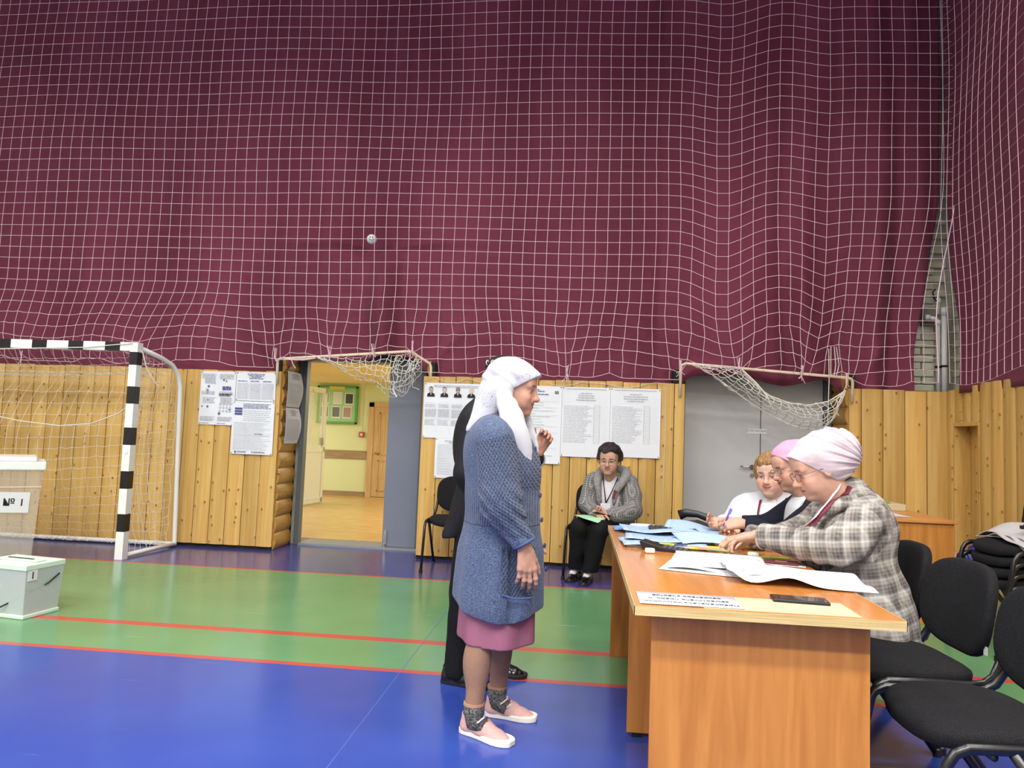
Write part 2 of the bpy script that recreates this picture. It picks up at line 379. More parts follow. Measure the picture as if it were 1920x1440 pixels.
d3 = struct(MB().box((-4.0, 13.39, 0), (-3.9, 13.45, 1.79)).box((-4.0, 13.39, 1.7), (-3.0, 13.45, 1.79)).box((-3.1, 13.39, 0), (-3.0, 13.45, 1.79)).build('door_3', OAK, bevel=.004))
lf = MB().box((-3.9, 13.41, .01), (-3.1, 13.45, 1.7)).build('door_leaf', OAK, d3)
for (a, c) in ((.12, .7), (.8, 1.6)):
    MB().box((-3.79, 13.397, a), (-3.21, 13.41, a+.02)).box((-3.79, 13.397, c-.02), (-3.21, 13.41, c)).box((-3.79, 13.397, a), (-3.77, 13.41, c)).box((-3.23, 13.397, a), (-3.21, 13.41, c)).build('panel_moulding', OAK, lf)
MB().lathe([(.02, 0), (.02, .01), (.01, .012), (.01, .04)], T=Matrix.Translation((-3.84, 13.41, .83)) @ Matrix.Rotation(PI/2, 4, 'X')).tube([(-3.84, 13.37, .83), (-3.74, 13.365, .83)], .008).build('door_handle', mat('brass', (190, 150, 80), .3, metal=1), lf)
# notice board
nb_ = thing('notice_board', 'green framed notice board with printed sheets on the corridor wall', 'board', (-4.63, 13.43, 1.72))
GRN = mat('board green', (84, 168, 84), .5); GRL = mat('board pale green', (160, 205, 160), .6)
MB().box((-.36, -.03, -.33), (.36, -.005, .33)).build('backing', GRL, nb_)
MB().box((-.4, -.05, -.36), (-.355, 0, .36)).box((.355, -.05, -.36), (.4, 0, .36)).box((-.4, -.05, -.36), (.4, 0, -.32)).box((-.4, -.05, .32), (.4, 0, .36)).build('frame', GRN, nb_, bevel=.006)
MB().box((-.16, -.055, .29), (.14, -.05, .35)).build('title_strip', mat('yellow print', (222, 210, 90), .6), nb_)
GREY = [mat('print grey %d' % k, c, .7) for k, c in enumerate(((120, 122, 128), (214, 220, 222), (70, 74, 84), (176, 150, 150)))]
for (x, z, k) in ((-.25, .13, 0), (0, .13, 1), (.23, .12, 2), (-.25, -.14, 2), (-.02, -.14, 0), (.2, -.14, 3)):
    sh = MB().box((x-.085, -.034, z-.115), (x+.085, -.03, z+.115)).build('notice', PAPER, nb_)
    MB().box((x-.07, -.036, z-.09), (x+.07, -.034, z+.095)).build('picture', GREY[k], sh)
fa = thing('fire_alarm', 'small red fire alarm call point with a white face on the corridor wall', 'alarm', (-4.13, 13.45, 1.17))
MB().box((-.05, -.05, -.05), (.05, 0, .05)).build('housing', mat('alarm red', (176, 66, 52), .4), fa, bevel=.006)
MB().box((-.025, -.054, -.025), (.025, -.05, .025)).build('face', WHITE, fa)
MB().box((-.006, -.012, .05), (.006, 0, .96)).build('conduit', WHITE, fa)
# glazed upvc door standing open in the corridor
UP = mat('upvc', (236, 236, 230), .35); GLS = mat('pane glass', (235, 240, 235), .05, trans=.9, alpha=.35)
d4 = struct(MB().box((-4.98, 11.1, 0), (-4.9, 11.2, 2.12)).box((-5.7, 11.1, 2.04), (-4.9, 11.2, 2.12)).build('door_4', UP))
def leaf(x0, y0, x1, y1, nm='door_leaf'):
    a = math.atan2(y1-y0, x1-x0); ln = math.hypot(x1-x0, y1-y0); T = Matrix.Translation((x0, y0, 0)) @ Matrix.Rotation(a, 4, 'Z')
    b = MB()
    for q in (((0, -.03, .02), (.07, .03, 1.94)), ((ln-.07, -.03, .02), (ln, .03, 1.94)), ((0, -.03, .02), (ln, .03, .1)), ((0, -.03, .86), (ln, .03, .94)), ((0, -.03, 1.86), (ln, .03, 1.94)), ((ln/2-.02, -.03, .94), (ln/2+.02, .03, 1.9))): b.box(*q, T=T)
    o = b.build(nm, UP, d4)
    MB().box((.07, -.01, .1), (ln-.07, .01, .86), T=T).build('lower_panel', UP, o)
    MB().box((.07, -.006, .94), (ln-.07, .006, 1.86), T=T).build('pane', GLS, o)
leaf(-4.50, 11.05, -4.35, 12.0)
MB().box((-4.40, 11.9, .98), (-4.33, 11.93, 1.10)).build('door_handle', CHROME, d4)

# ---- curtains
CURT = mat('curtain', (104, 30, 58), .8, spec=.25, sheen=.05)
mq, nq, cq = noise_mix(CURT, (102, 42, 60), (120, 54, 74), 1.1, 3, stretch=(1, 1, .35), rnd=False)
nf = N(CURT, 'ShaderNodeTexNoise'); nf.inputs['Scale'].default_value = 5; nf.inputs['Detail'].default_value = 5; nf.inputs['Distortion'].default_value = .8
mf = N(CURT, 'ShaderNodeMapping'); mf.inputs['Scale'].default_value = (.7, 1, 2.2); tf = N(CURT, 'ShaderNodeTexCoord')
L(CURT, tf.outputs['Object'], mf.inputs['Vector']); L(CURT, mf.outputs[0], nf.inputs['Vector']); bump(CURT, nf.outputs['Fac'], .35, .02)
FOLDS = [(-6.9, .05, .5), (-5.45, .05, .12), (-4.95, -.03, .4), (-3.75, .06, .3), (-2.95, .03, .25), (-2.3, -.10, .2), (-2.05, .1, .12), (-1.3, .04, .35), (-.75, -.03, .2), (-.1, .04, .35), (.55, .06, .22), (1.0, -.04, .18), (1.5, .05, .25), (2.02, -.08, .10), (2.2, .06, .12), (2.55, -.03, .12), (2.85, .10, .12), (3.05, -.06, .08), (3.25, .06, .08)]
def zbot(x):
    z = 1.795
    z += .17*smooth(-3.16, -2.95, x)*(1-smooth(-1.72, -1.45, x)) + .14*smooth(.9, 1.15, x)*(1-smooth(2.35, 2.62, x))
    z += .06*smooth(-2.6, -1.9, x)*(1-smooth(-1.8, -1.6, x)) - .075*math.exp(-((x-2.0)/.3)**2)
    return z + .006*math.sin(x*9)
def curt(u, v):
    x = -8.9 + u*(3.47+8.9); z0 = zbot(x); z = z0 + v**1.35*(6.6-z0)
    if x > 2.6: x -= (x-2.6)/.87*.27*(1-smooth(2.0, 3.9, z))            # right edge swings away from the corner
    low = 1-smooth(1.9, 4.6, z)
    y = YW+.155
    hem_ = 1-smooth(1.9, 2.6, z)
    for tx in (-3.12, -1.62, .98, 2.58): y -= .05*hem_*math.exp(-((x-tx-(z-1.9)*.9*(1 if tx in (-1.62, 2.58) else -1))/.09)**2) - .03*hem_*math.exp(-((x-tx-(z-1.9)*.5*(1 if tx in (-1.62, 2.58) else -1))/.06)**2)
    for c, a, s in FOLDS:
        xs = c + .05*math.sin(z*1.3+c*3); y -= a*math.exp(-((x-xs)/s)**2)*(.45+.75*low)
    y += .012*math.sin(x*7+z*1.1) + .006*math.sin(x*17-z*2) + .01*math.sin(z*6+x*2.2)*low
    # the fabric is pressed in where the ball is caught and flares out below it
    bx, bz = -2.17, 3.2
    if z > bz: y += .22*math.exp(-((x-bx)/.36)**2)*math.exp(-(z-bz)/1.0) - .06*math.exp(-((x-bx)/.8)**2)*math.exp(-(z-bz)/1.5)
    else:
        t = bz-z; y -= (.02+.17*smooth(0, .7, t))*math.exp(-((x-bx-.02)/(.10+.22*t))**2)*(1-.35*smooth(.6, 1.4, t)); y += .22*math.exp(-((x-bx)/.36)**2)*math.exp(-t/.08)
    y -= .05*math.exp(-((z-z0-.07)/.06)**2)*smooth(.9, 1.1, x)*(1-smooth(2.4, 2.6, x))
    st = ((x+8.1) % 1.33)/1.33
    y += .012*(smooth(.62, .64, st)-smooth(.68, .70, st)) + .02*smooth(0, .9, st)*(1-smooth(.97, 1, st))
    return (x, min(y, YD-.1), z)
cu = MB().grid(curt, 520, 150).build('curtain', CURT, smooth=True, solid=.004)
tag(cu, 'wide burgundy fabric curtain hanging above the pine boards of the back wall', 'curtain')
def curt2(u, v):
    y = 7.0 - .10*(1-smooth(2.0, 3.6, 1.8+v*4.8)) - u*4.6; z0 = 1.80; z = z0 + v*(6.6-z0)
    x = XR-.01 + .02*math.sin(y*2.2+z*.25) + .02*math.sin(y*5.1-z*.3) + .035*smooth(1.8, 4, z)*u + .01*math.sin(z*5+y*4)
    if u < .1: y -= -.16*(smooth(2.2, 4.4, z))*(1-u*10)
    return (x, y, z)
cu2 = MB().grid(curt2, 240, 90).build('curtain', CURT, smooth=True, solid=.004)
tag(cu2, 'burgundy fabric curtain on the right side wall beyond the corner', 'curtain')
# ================================================================= NETS, GOAL, HOOPS
MS = .1165
def zedge(x):
    z = 1.865
    if -3.12 < x < -1.6: z = 1.955 + (x+3.12)/1.46*.11
    if .96 < x < 2.58: z = 2.02 - (x-.96)/1.6*.10
    return z
TIES = [(-3.12, 1.96), (-2.55, 2.0), (-2.1, 2.03), (-1.7, 2.07), (-.14, 1.86), (.95, 1.95), (1.5, 1.99), (2.08, 1.93), (2.5, 1.87), (-4.6, 1.86), (-5.9, 1.86)]
def netpos(x, z):
    dx = dy = dz = 0
    dz -= (.07+.10*(1-smooth(2.4, 4.6, z)))*math.exp(-((x-1.32)/.26)**2)
    dz -= (.02+.07*(1-smooth(2.2, 4.0, z)))*math.exp(-((x-2.3)/.14)**2)
    dz += .05*math.exp(-((x-1.85)/.25)**2)
    dz -= .05*smooth(-4.5, -6.6, x)*smooth(4.4, 5.2, z)
    dx += .06*(z-4.2)*smooth(-3.5, -6, x)*(z > 4.2)
    if x > 1.9: dx -= .21*(1-smooth(2.2, 3.85, z))*min(1, (x-1.9)/1.4)
    low = 1-smooth(2.05, 2.75, z)
    dx -= .16*low*smooth(-3.2, -4.2, x) + .05*low*math.sin(x*2.7+1)
    dx += .008*math.sin(x*1.3+z*2.1) + .004*math.sin(x*3.1-z*4.0)
    dz += .008*math.sin(x*2.2+z*1.7) + .02*low*math.sin(x*6.1)
    dy = .010*math.sin(x*2.4) + .008*math.sin(z*2+x)
    for tx, tz in TIES:
        w_ = math.exp(-((x+dx-tx)/.20)**2)*(1-smooth(.02, .5, z-tz)); dx += (tx-x-dx)*.75*w_; dz -= .05*w_
    j = .0015+.007*low
    return (x+dx+random.uniform(-j, j), YW-.16+dy, z+dz+random.uniform(-j, j)*.7)
nx_, nz_ = 92, 40; grid = {}
for i in range(nx_):
    x = -7.13+i*MS; ended = False
    for j in range(nz_):
        z = 6.5-j*.1182
        p = netpos(x, z); e = zedge(p[0])
        if ended: continue
        if p[2] < e+.03:
            grid[i, j] = (p[0], p[1]+.05, e-.005); ended = True
        else: grid[i, j] = p
nb = MB()
def strand(pts, r=.0025, seg=4, mb=None, sag=0):
    if len(pts) < 2: return
    if sag:
        q = [pts[0]]
        for a, c in zip(pts[:-1], pts[1:]):
            k = random.uniform(.0, sag); q.append(((a[0]+c[0])/2+random.uniform(-sag, sag)*.6, (a[1]+c[1])/2, (a[2]+c[2])/2-k)); q.append(c)
        pts = q
    mb.tube(pts, r, seg, cap=False)
for i in range(nx_):
    col = [grid[i, j] for j in range(nz_) if (i, j) in grid]
    strand(col[:-7], mb=nb); strand(col[-8:], mb=nb, sag=.005)
for j in range(nz_):
    seg = []
    for i in range(nx_+1):
        if (i, j) in grid and not (seg and abs(grid[i, j][2]-seg[-1][2]) > .09): seg.append(grid[i, j])
        else:
            strand(seg, mb=nb, sag=.008 if j > 34 else 0); seg = []
            if (i, j) in grid: seg = [grid[i, j]]
for tx, tz in TIES:
    for k in range(4): nb.tube([(tx+random.uniform(-.02, .02), YW-.12, tz+.1), (tx+random.uniform(-.01, .01), YW-.11, tz), (tx+random.uniform(-.05, .05), YW-.1, tz-random.uniform(.02, .07))], .003, 4, cap=False)
# loose edge cord at the corner, doubled
strand([grid[nx_-1, j] for j in range(nz_) if (nx_-1, j) in grid], r=.006, mb=nb)
tag(nb.build('safety_net', CORD), 'white square mesh safety net hanging in front of the burgundy curtain of the back wall', 'net')
# side wall net
nb = MB(); g2 = {}
for i in range(44):
    y = 7.0-i*MS
    for j in range(40):
        z = 6.5-j*.1182
        g2[i, j] = (XR-.10-.035*(1-math.cos((7-y)*1.7))*(1-smooth(3.5, 6, z))-.02*math.sin(z*2.5+y*1.5)*min(1, i/6), y+.03*math.sin(z*2.2+y)-.10*(1-smooth(2.4, 3.6, z))*math.exp(-i/6)+.03, max(1.85, z-.05*math.sin(i*.35)))
for i in range(44): strand([g2[i, j] for j in range(40)], mb=nb)
for j in range(40): strand([g2[i, j] for i in range(44)], r=.0013, mb=nb)
tag(nb.build('safety_net', CORD), 'white mesh safety net in front of the curtain of the right side wall', 'net')
# ball caught between net and curtain
bt = thing('toy_ball', 'small white ball with a smiling face caught high in the safety net', 'ball', (-2.17, YW-.12, 3.2), 0)
bm_ = MB(); bm_.lathe([(.0505*math.sin(PI*k/16)+.0003, -.0505*math.cos(PI*k/16)) for k in range(17)], seg=28)
bm_.build('ball', WHITE, bt, smooth=True)
Tf = Matrix.Rotation(math.radians(14), 4, 'Z') @ Matrix.Rotation(PI/2, 4, 'X')
for sx in (-.014, .010): MB().lathe([(.0001, .0505), (.0065, .0500), (.0065, .046), (.0001, .045)], (sx, .010, 0), 12, T=Tf).build('eye', BLK, bt)
MB().tube([(.023*math.cos(a)-.001, .002+.022*math.sin(a), .047+.0012*math.sin(a)) for a in [PI*1.12+PI*.76*k/8 for k in range(9)]], .0032, 6).build('mouth', BLK, bt).matrix_local = Tf
# ---- hoops over the doorways
def hoop(label, pts):
    o = MB().tube(pts, .014, 10).build('net_hoop', CREAM, smooth=True); tag(o, label, 'pipe'); return o
hoop('cream bent pipe over the open corridor doorway', [(-3.115, YW-.03, 1.70), (-3.115, YW-.05, 1.9), (-3.11, YW-.055, 1.94), (-3.09, YW-.06, 1.955), (-1.74, YW-.09, 2.065), (-1.70, YW-.085, 2.06), (-1.66, YW-.05, 2.03), (-1.54, YW+.02, 1.96), (-1.525, YW+.02, 1.92), (-1.525, YW+.02, 1.75)])
hoop('cream bent pipe over the grey double doors', [(.965, YW-.02, 1.70), (.965, YW-.04, 1.97), (.975, YW-.045, 2.01), (1.01, YW-.05, 2.025), (2.53, YW-.05, 1.93), (2.565, YW-.045, 1.92), (2.578, YW-.04, 1.89), (2.578, YW-.02, 1.70)])
def netpatch(P, nu, nv, r=.0032, jit=.02):
    g = {(i, j): tuple(c+random.uniform(-jit, jit) for c in P(i/nu, j/nv)) for i in range(nu+1) for j in range(nv+1)}; mb = MB()
    for i in range(nu+1): strand([g[i, j] for j in range(nv+1)], r, mb=mb, sag=.012)
    for j in range(nv+1): strand([g[i, j] for i in range(nu+1)], r, mb=mb, sag=.015)
    return mb
def cr(pts, t):
    n = len(pts)-1; f = t*n; i = min(int(f), n-1); u = f-i
    return tuple(a+(b_-a)*u for a, b_ in zip(pts[i], pts[i+1]))
up = [(-2.62, 1.97), (-2.4, 1.94), (-2.1, 1.9), (-1.95, 1.84), (-1.8, 1.93), (-1.66, 2.0)]
dn = [(-2.56, 1.95), (-2.3, 1.79), (-2.05, 1.72), (-1.93, 1.60), (-1.75, 1.64), (-1.6, 1.86)]
def p1(u, v):
    a = cr([(-2.7, 1.985), (-2.3, 2.0), (-1.95, 2.03), (-1.72, 2.05), (-1.6, 1.98)], u); d = cr(dn, u)
    return (a[0]+(d[0]-a[0])*v, YW-.06-.16*math.sin(PI*v), a[1]+(d[1]-a[1])*v)
m1 = netpatch(p1, 20, 6, jit=.018)
for k in range(18):
    cx, cz = random.uniform(-1.98, -1.62), random.uniform(1.68, 1.98); a = random.uniform(0, 6)
    m1.tube([(cx+.05*math.cos(a+q)*random.uniform(.6, 1.4), YW-.1-.04*random.random(), cz+.06*math.sin(a+q)*random.uniform(.6, 1.4)) for q in (0, .8, 1.6, 2.4, 3.2)], .0034, 4)
for k in range(8): m1.tube([(-3.1+random.uniform(0, .18), YW-.08, 1.97), (-2.95+random.uniform(-.1, .2), YW-.09, 1.945), (-2.7, YW-.08, 1.97)], .0034, 4)
m1.tube([(-2.95, YW-.1, 1.95), (-2.93, YW-.1, 1.9), (-2.9, YW-.1, 1.86)], .004, 4); m1.tube([(-1.86, YW-.12, 1.75), (-1.87, YW-.12, 1.67), (-1.83, YW-.12, 1.6)], .009, 5)
tag(m1.build('spare_net', CORDW), 'bunched white netting tied along the pipe over the open corridor doorway', 'net')
upc = [(1.22, 2.01), (1.5, 2.0), (1.62, 1.88), (1.78, 1.74), (1.98, 1.67), (2.15, 1.65), (2.35, 1.70), (2.49, 1.80)]
dnc = [(1.08, 2.01), (1.25, 1.93), (1.44, 1.79), (1.62, 1.66), (1.82, 1.54), (2.05, 1.44), (2.27, 1.42), (2.40, 1.55), (2.49, 1.80)]
def p2(u, v):
    a = cr(upc, u); d = cr(dnc, u); return (a[0]+(d[0]-a[0])*v, YW-.08-.22*math.sin(PI*v)*math.sin(PI*u), a[1]+(d[1]-a[1])*v)
m2 = netpatch(p2, 22, 7, jit=.012)
m2.tube([p2(k/20, 0) for k in range(21)], .006, 5); m2.tube([p2(k/20, 1) for k in range(21)], .0055, 5)
for k in (4, 9, 12, 15, 18):
    q = p2(k/20, 1); m2.tube([q, (q[0]+.02, q[1], q[2]-.035)], .005, 4)
m2.tube([(1.52, YW-.1, 1.99), (1.66, YW-.16, 1.84), (1.74, YW-.2, 1.73), (1.8, YW-.2, 1.6)], .007, 5)
m2.tube([(2.34, YW-.09, 2.2), (2.345, YW-.09, 1.9), (2.335, YW-.09, 1.5)], .004, 4)
for s in (-.02, .01, .03): m2.tube([(2.38+s, YW-.09, 2.22), (2.39+s*1.5, YW-.09, 2.05), (2.38+s, YW-.09, 1.93)], .004, 4)
tag(m2.build('spare_net', CORDW), 'white net hanging like a hammock in front of the grey double doors', 'net')
# twine along the top of the boards
tw = MB(); tw.tube([(-1.58+.11*k, YW-.018, 1.79+.028*math.sin(k*1.9)) for k in range(8)], .0028, 4)
tw.tube([(-.35+.09*k, YW-.018, 1.80-.03*math.sin(k*.9)-.02*(k in (5, 6))) for k in range(14)], .0028, 4)
tw.tube([(.82, YW-.02, 1.79), (.83, YW-.022, 1.4), (.82, YW-.02, .62)], .0025, 4)
tag(tw.build('twine', CORDW), 'thin twine strung along the top of the boards above the posters', 'string')
# ---- handball goal
GX, GY, GH = -4.1, 6.28, 1.99
gl = thing('handball_goal', 'handball goal with black and white striped post and crossbar before the left boards', 'goal', (GX, GY, 0))
def striped(axis, segs, nm, parent):
    mb = MB()
    for a, c, k in segs:
        if axis == 'z': mb.box((-.075, 0, a), (.0, .08, c), k)
        else: mb.box((a, 0, GH-.08), (c, .08, GH), k)
    return mb.build(nm, [WPAINT, BPAINT], parent)
striped('z', [(.0, .25, 0), (.25, .41, 1), (.41, .64, 0), (.64, .80, 1), (.80, 1.04, 0), (1.04, 1.20, 1), (1.20, 1.42, 0), (1.42, 1.58, 1), (1.58, 1.78, 0), (1.78, 1.9, 1), (1.9, GH, 0)], 'post', gl)
sg_ = []; x = -.075
while x > -3.0:
    sg_ += [(x-.10 if x > -.1 else x-.215, x, 0)]; x = sg_[-1][0]; sg_ += [(x-.15, x, 1)]; x -= .15
striped('x', sg_, 'crossbar', gl)
sm_ = striped('z', [(.0, .25, 0), (.25, .41, 1), (.41, .64, 0), (.64, .80, 1), (.80, 1.04, 0), (1.04, 1.20, 1), (1.20, 1.42, 0), (1.42, 1.58, 1), (1.58, 1.78, 0), (1.78, 1.9, 1), (1.9, GH, 0)], 'post', gl); sm_.location = (-3.08, 0, 0)
for x in (-.03, -3.1):
    MB().tube([(x, .06, GH-.04), (x, .45, GH-.1), (x+.02, .60, GH-.15), (x+.03, .70, GH-.23), (x+.035, .745, GH-.36), (x+.06, .80, .05), (x+.06, .80, .02)], .022, 10).build('side_frame', WPAINT, gl, smooth=True)
    MB().tube([(x, .05, .03), (x+.06, .80, .03)], .02, 10).build('ground_bar', WPAINT, gl, smooth=True)
MB().tube([(.03, .80, .03), (-3.04, .80, .03)], .022, 10).build('ground_bar', WPAINT, gl, smooth=True)
MB().tube([(-.04, -.006, .98), (-.04, .0, .98)], .022, 12).build('cap', WPAINT, gl)
def pb(u, v):        # back net: from crossbar over the top, sagging down to the ground bar
    x = -.06-3.0*u; e = math.sin(PI*min(u*1.0, 1))
    if v < .3: t = v/.3; return (x, .06+.62*t, GH-.08-.16*t-.14*math.sin(PI*t)*e**.5)
    t = (v-.3)/.7; bl = math.sin(PI*t)
    return (x-.06*bl, .68+.12*t-.46*e**.7*math.sin(PI*t**.8)*.9, (GH-.24)*(1-t)**1.0+.05*t-.12*e*bl)
nt = netpatch(pb, 28, 24, r=.0019, jit=.006)
def ps_(u, v):
    y = .06+.70*u; top = GH-.08-.12*u; return (-.035-.10*math.sin(PI*u)*math.sin(PI*v), y, top*(1-v)+.05*v-.03*math.sin(PI*u)*math.sin(v*PI))
n2 = netpatch(ps_, 8, 20, r=.0020, jit=.012); k0 = nt.n
nt.add(n2.v, n2.f)
nt.tube([(-.04, .02, 1.42), (-.2, .1, 1.33), (-.55, .2, 1.22), (-.9, .25, 1.19), (-1.3, .25, 1.22), (-1.8, .2, 1.3)], .006, 5)
nt.tube([(-.03, .0, 1.95), (.02, .05, 1.9), (.04, .1, 1.75), (.1, .2, 1.6)], .006, 5); nt.tube([(-.05, -.01, 1.98), (-.5, -.012, 1.93), (-1.2, -.01, 1.9), (-2, -.01, 1.86)], .005, 5)
for k in range(60):
    x = random.uniform(-2.9, -.1); nt.tube([(x, .78, .06), (x+.03, .76, .015), (x+.08, .79, .05)], .003, 4)
o = nt.build('goal_net', CORDW, gl); 
# ---- heating pipes in the corner gap
pp = thing('heating_pipe', 'pair of white plastic pipes with clamps rising in the corner gap above the boards', 'pipe', (3.53, 7.5, 1.7))
MB().tube([(0, 0, 0), (0, 0, .86), (-.02, 0, .885), (-.12, 0, .90)], .021, 12).build('riser', WPAINT, pp, smooth=True)
MB().tube([(.06, 0, 0), (.06, 0, .92)], .026, 12).build('riser', WPAINT, pp, smooth=True)
for q0, q1, rq in (((.06, 0, .92), (.06, 0, 1.0), .034), ((0, 0, .82), (0, 0, .87), .028), ((-.08, 0, .895), (-.12, 0, .90), .03), ((.0, -.01, 1.03), (.0, -.01, 1.09), .026)): MB().tube([q0, q1], rq, 12).build('coupling', WPAINT, pp, smooth=True)
MB().tube([(0, -.01, .93), (0, -.01, 1.17)], .012, 8).build('valve_stem', WPAINT, pp, smooth=True)
MB().tube([(-.03, -.02, 1.18), (-.06, -.03, 1.15), (-.05, -.03, 1.09), (-.02, -.02, 1.06)], .008, 6).build('hose', BLACKP, pp, smooth=True)
MB().box((-.13, .0, .86), (.05, .12, .99)).build('bracket_box', mat('grey box', (120, 118, 100), .7), pp)
MB().tube([(-.03, 0, .40), (.03, 0, .40)], .012, 8).lathe([(.026, .39), (.026, .41)], (0, 0, 0), 12).lathe([(.031, .40), (.031, .42)], (.06, 0, 0), 12).build('clamp', BLACKP, pp)
# ================================================================= POSTERS
def bars(mb, x0, x1, z0, z1, rows, fill=.55, gap=.25, center=False, y=-.0015, mi=0, ragged=.15):
    dz = (z1-z0)/rows
    for r in range(rows):
        z = z1-dz*(r+.5); a = x0; e = x1-(x1-x0)*random.uniform(0, ragged)
        if center: s = (x1-x0)*random.uniform(.05, .3); a += s; e = x1-s
        while a < e:
            ln = min(e-a, random.uniform(.012, .05)); mb.add([(a, y, z-dz*fill/2), (a+ln, y, z-dz*fill/2), (a+ln, y, z+dz*fill/2), (a, y, z+dz*fill/2)], [(0, 1, 2, 3)], mi); a += ln+.005
def hl(mb, x0, x1, z, t=.0015, y=-.0016, mi=0): mb.add([(x0, y, z-t/2), (x1, y, z-t/2), (x1, y, z+t/2), (x0, y, z+t/2)], [(0, 1, 2, 3)], mi)
def vl(mb, x, z0, z1, t=.0015, y=-.0016, mi=0): mb.add([(x-t/2, y, z0), (x+t/2, y, z0), (x+t/2, y, z1), (x-t/2, y, z1)], [(0, 1, 2, 3)], mi)
LG = mat('pale print', (196, 200, 208), .8)
def poster(label, x0, x1, z0, z1, draw, y=YW-.012, group=None, tilt=0, pap=None):
    w_, h = x1-x0, z1-z0
    t = thing('poster', label, 'poster', ((x0+x1)/2, y, (z0+z1)/2), 0, group)
    s = MB().grid(lambda u, v: ((u-.5)*w_, -.004*math.sin(u*5+v*3)*math.sin(PI*v), (v-.5)*h), 8, 8).build('sheet', pap or PAPER, t, solid=.001)
    mb = MB(); draw(mb, w_, h); pr_ = mb.build('print', [INKG, INK, INKB, BLK, LG], t); pr_.location = (0, -.0055, 0); pr_['kind'] = 'stuff'
    for sx in (-1, 1):
        MB().lathe([(.005, 0), (.004, .003), (.0005, .004)], seg=8, T=Matrix.Translation((sx*(w_/2-.012), -.004, h/2-.012)) @ Matrix.Rotation(PI/2, 4, 'X')).build('pin', BLACKP, t)
        MB().lathe([(.005, 0), (.004, .003), (.0005, .004)], seg=8, T=Matrix.Translation((sx*(w_/2-.012), -.004, -h/2+.012)) @ Matrix.Rotation(PI/2, 4, 'X')).build('pin', BLACKP, t)
    if tilt: t.rotation_euler = (0, tilt, 0)
    return t
def d_rules(m, w_, h):
    for c in range(2):
        x0 = -w_/2+.015+c*w_/2; x1 = x0+w_/2-.03
        bars(m, x0, x1, h*.36, h*.46, 4, mi=0); bars(m, x0, x1, h*.06, h*.13, 3, mi=0); bars(m, x0+.02, x1, -h*.1, h*.02, 4, mi=0); bars(m, x0, x1, -h*.43, -h*.34, 4); bars(m, x0, x1-.05, -h*.48, -h*.465, 1, mi=1)
    bars(m, -w_*.38, -w_*.05, h*.27, h*.36, 5)
    for (x, z, s) in ((-.1, .12, .012), (-.1, -.02, .01), (.06, .19, .01), (.09, .18, .008), (-.16, -.09, .008), (-.1, -.09, .012), (.03, -.16, .014)):
        m.lathe([(s, 0), (s*.8, .0004)], seg=10, mi=1, T=Matrix.Translation((x, -.001, z)) @ Matrix.Rotation(PI/2, 4, 'X'))
    m.box((-.115, -.0014, .04), (-.1, -.001, .09), 1); m.box((-.13, -.0014, .035), (-.12, -.001, .1), 0)
    bars(m, .05, .15, .085, .125, 3, mi=2, fill=.8); bars(m, .02, .16, .02, .05, 2, mi=1, fill=.8)
    for r in range(3):
        for c in range(4): m.lathe([(.011, 0), (.009, .0004)], (0, 0, 0), 8, mi=0, T=Matrix.Translation((.035+c*.036, -.001, -.06-r*.035)) @ Matrix.Rotation(PI/2, 4, 'X'))
    m.box((.13, -.0016, -.12), (.15, -.001, -.112), 3)
poster('poster of voting rules with small pictograms, leftmost sheet on the left boards', -3.945, -3.565, 1.255, 1.81, d_rules)
def d_table(m, w_, h):
    bars(m, -w_*.3, w_*.3, h*.25, h*.45, 4, center=True, mi=2, fill=.4); 
    for c in range(3):
        x0 = -w_/2+.02+c*w_*.315; bars(m, x0, x0+w_*.25, h*.16, h*.2, 1, mi=2); bars(m, x0, x0+w_*.29, -h*.44, h*.12, 14, fill=.35, ragged=.05)
        vl(m, x0-.005, -h*.45, h*.2); vl(m, x0+w_*.22, -h*.45, h*.2)
poster('small poster with a three column table, above the long notice by the corridor doorway', -3.56, -3.135, 1.515, 1.815, d_table)
def d_notice(m, w_, h):
    bars(m, -w_*.25, w_*.42, h*.36, h*.46, 4, mi=2, fill=.35)
    for k in range(3): m.box((-w_*.45, -.0018, h*(.34-.05*k)), (-w_*.27, -.001, h*(.375-.05*k)), 2)
    bars(m, -w_*.24, w_*.42, h*.12, h*.34, 6, fill=.25, mi=4); bars(m, -w_*.45, w_*.45, -h*.42, h*.1, 30, fill=.3, mi=4, ragged=.3)
    for z in (.1, -.03, -.14, -.24): hl(m, -w_*.42, w_*.42, h*z)
    m.lathe([(.012, 0), (.01, .0004)], seg=10, mi=1, T=Matrix.Translation((-w_*.38, -.001, -h*.46)) @ Matrix.Rotation(PI/2, 4, 'X'))
    bars(m, -w_*.33, -w_*.1, -h*.47, -h*.44, 2, mi=1); bars(m, w_*.0, w_*.35, -h*.47, -h*.44, 2, mi=1); bars(m, w_*.05, w_*.25, -h*.13, -h*.1, 1, mi=1, fill=.3)
poster('long white notice with three dark blue buttons, lowest sheet on the left boards', -3.575, -3.13, .965, 1.51, d_notice, y=YW-.016)
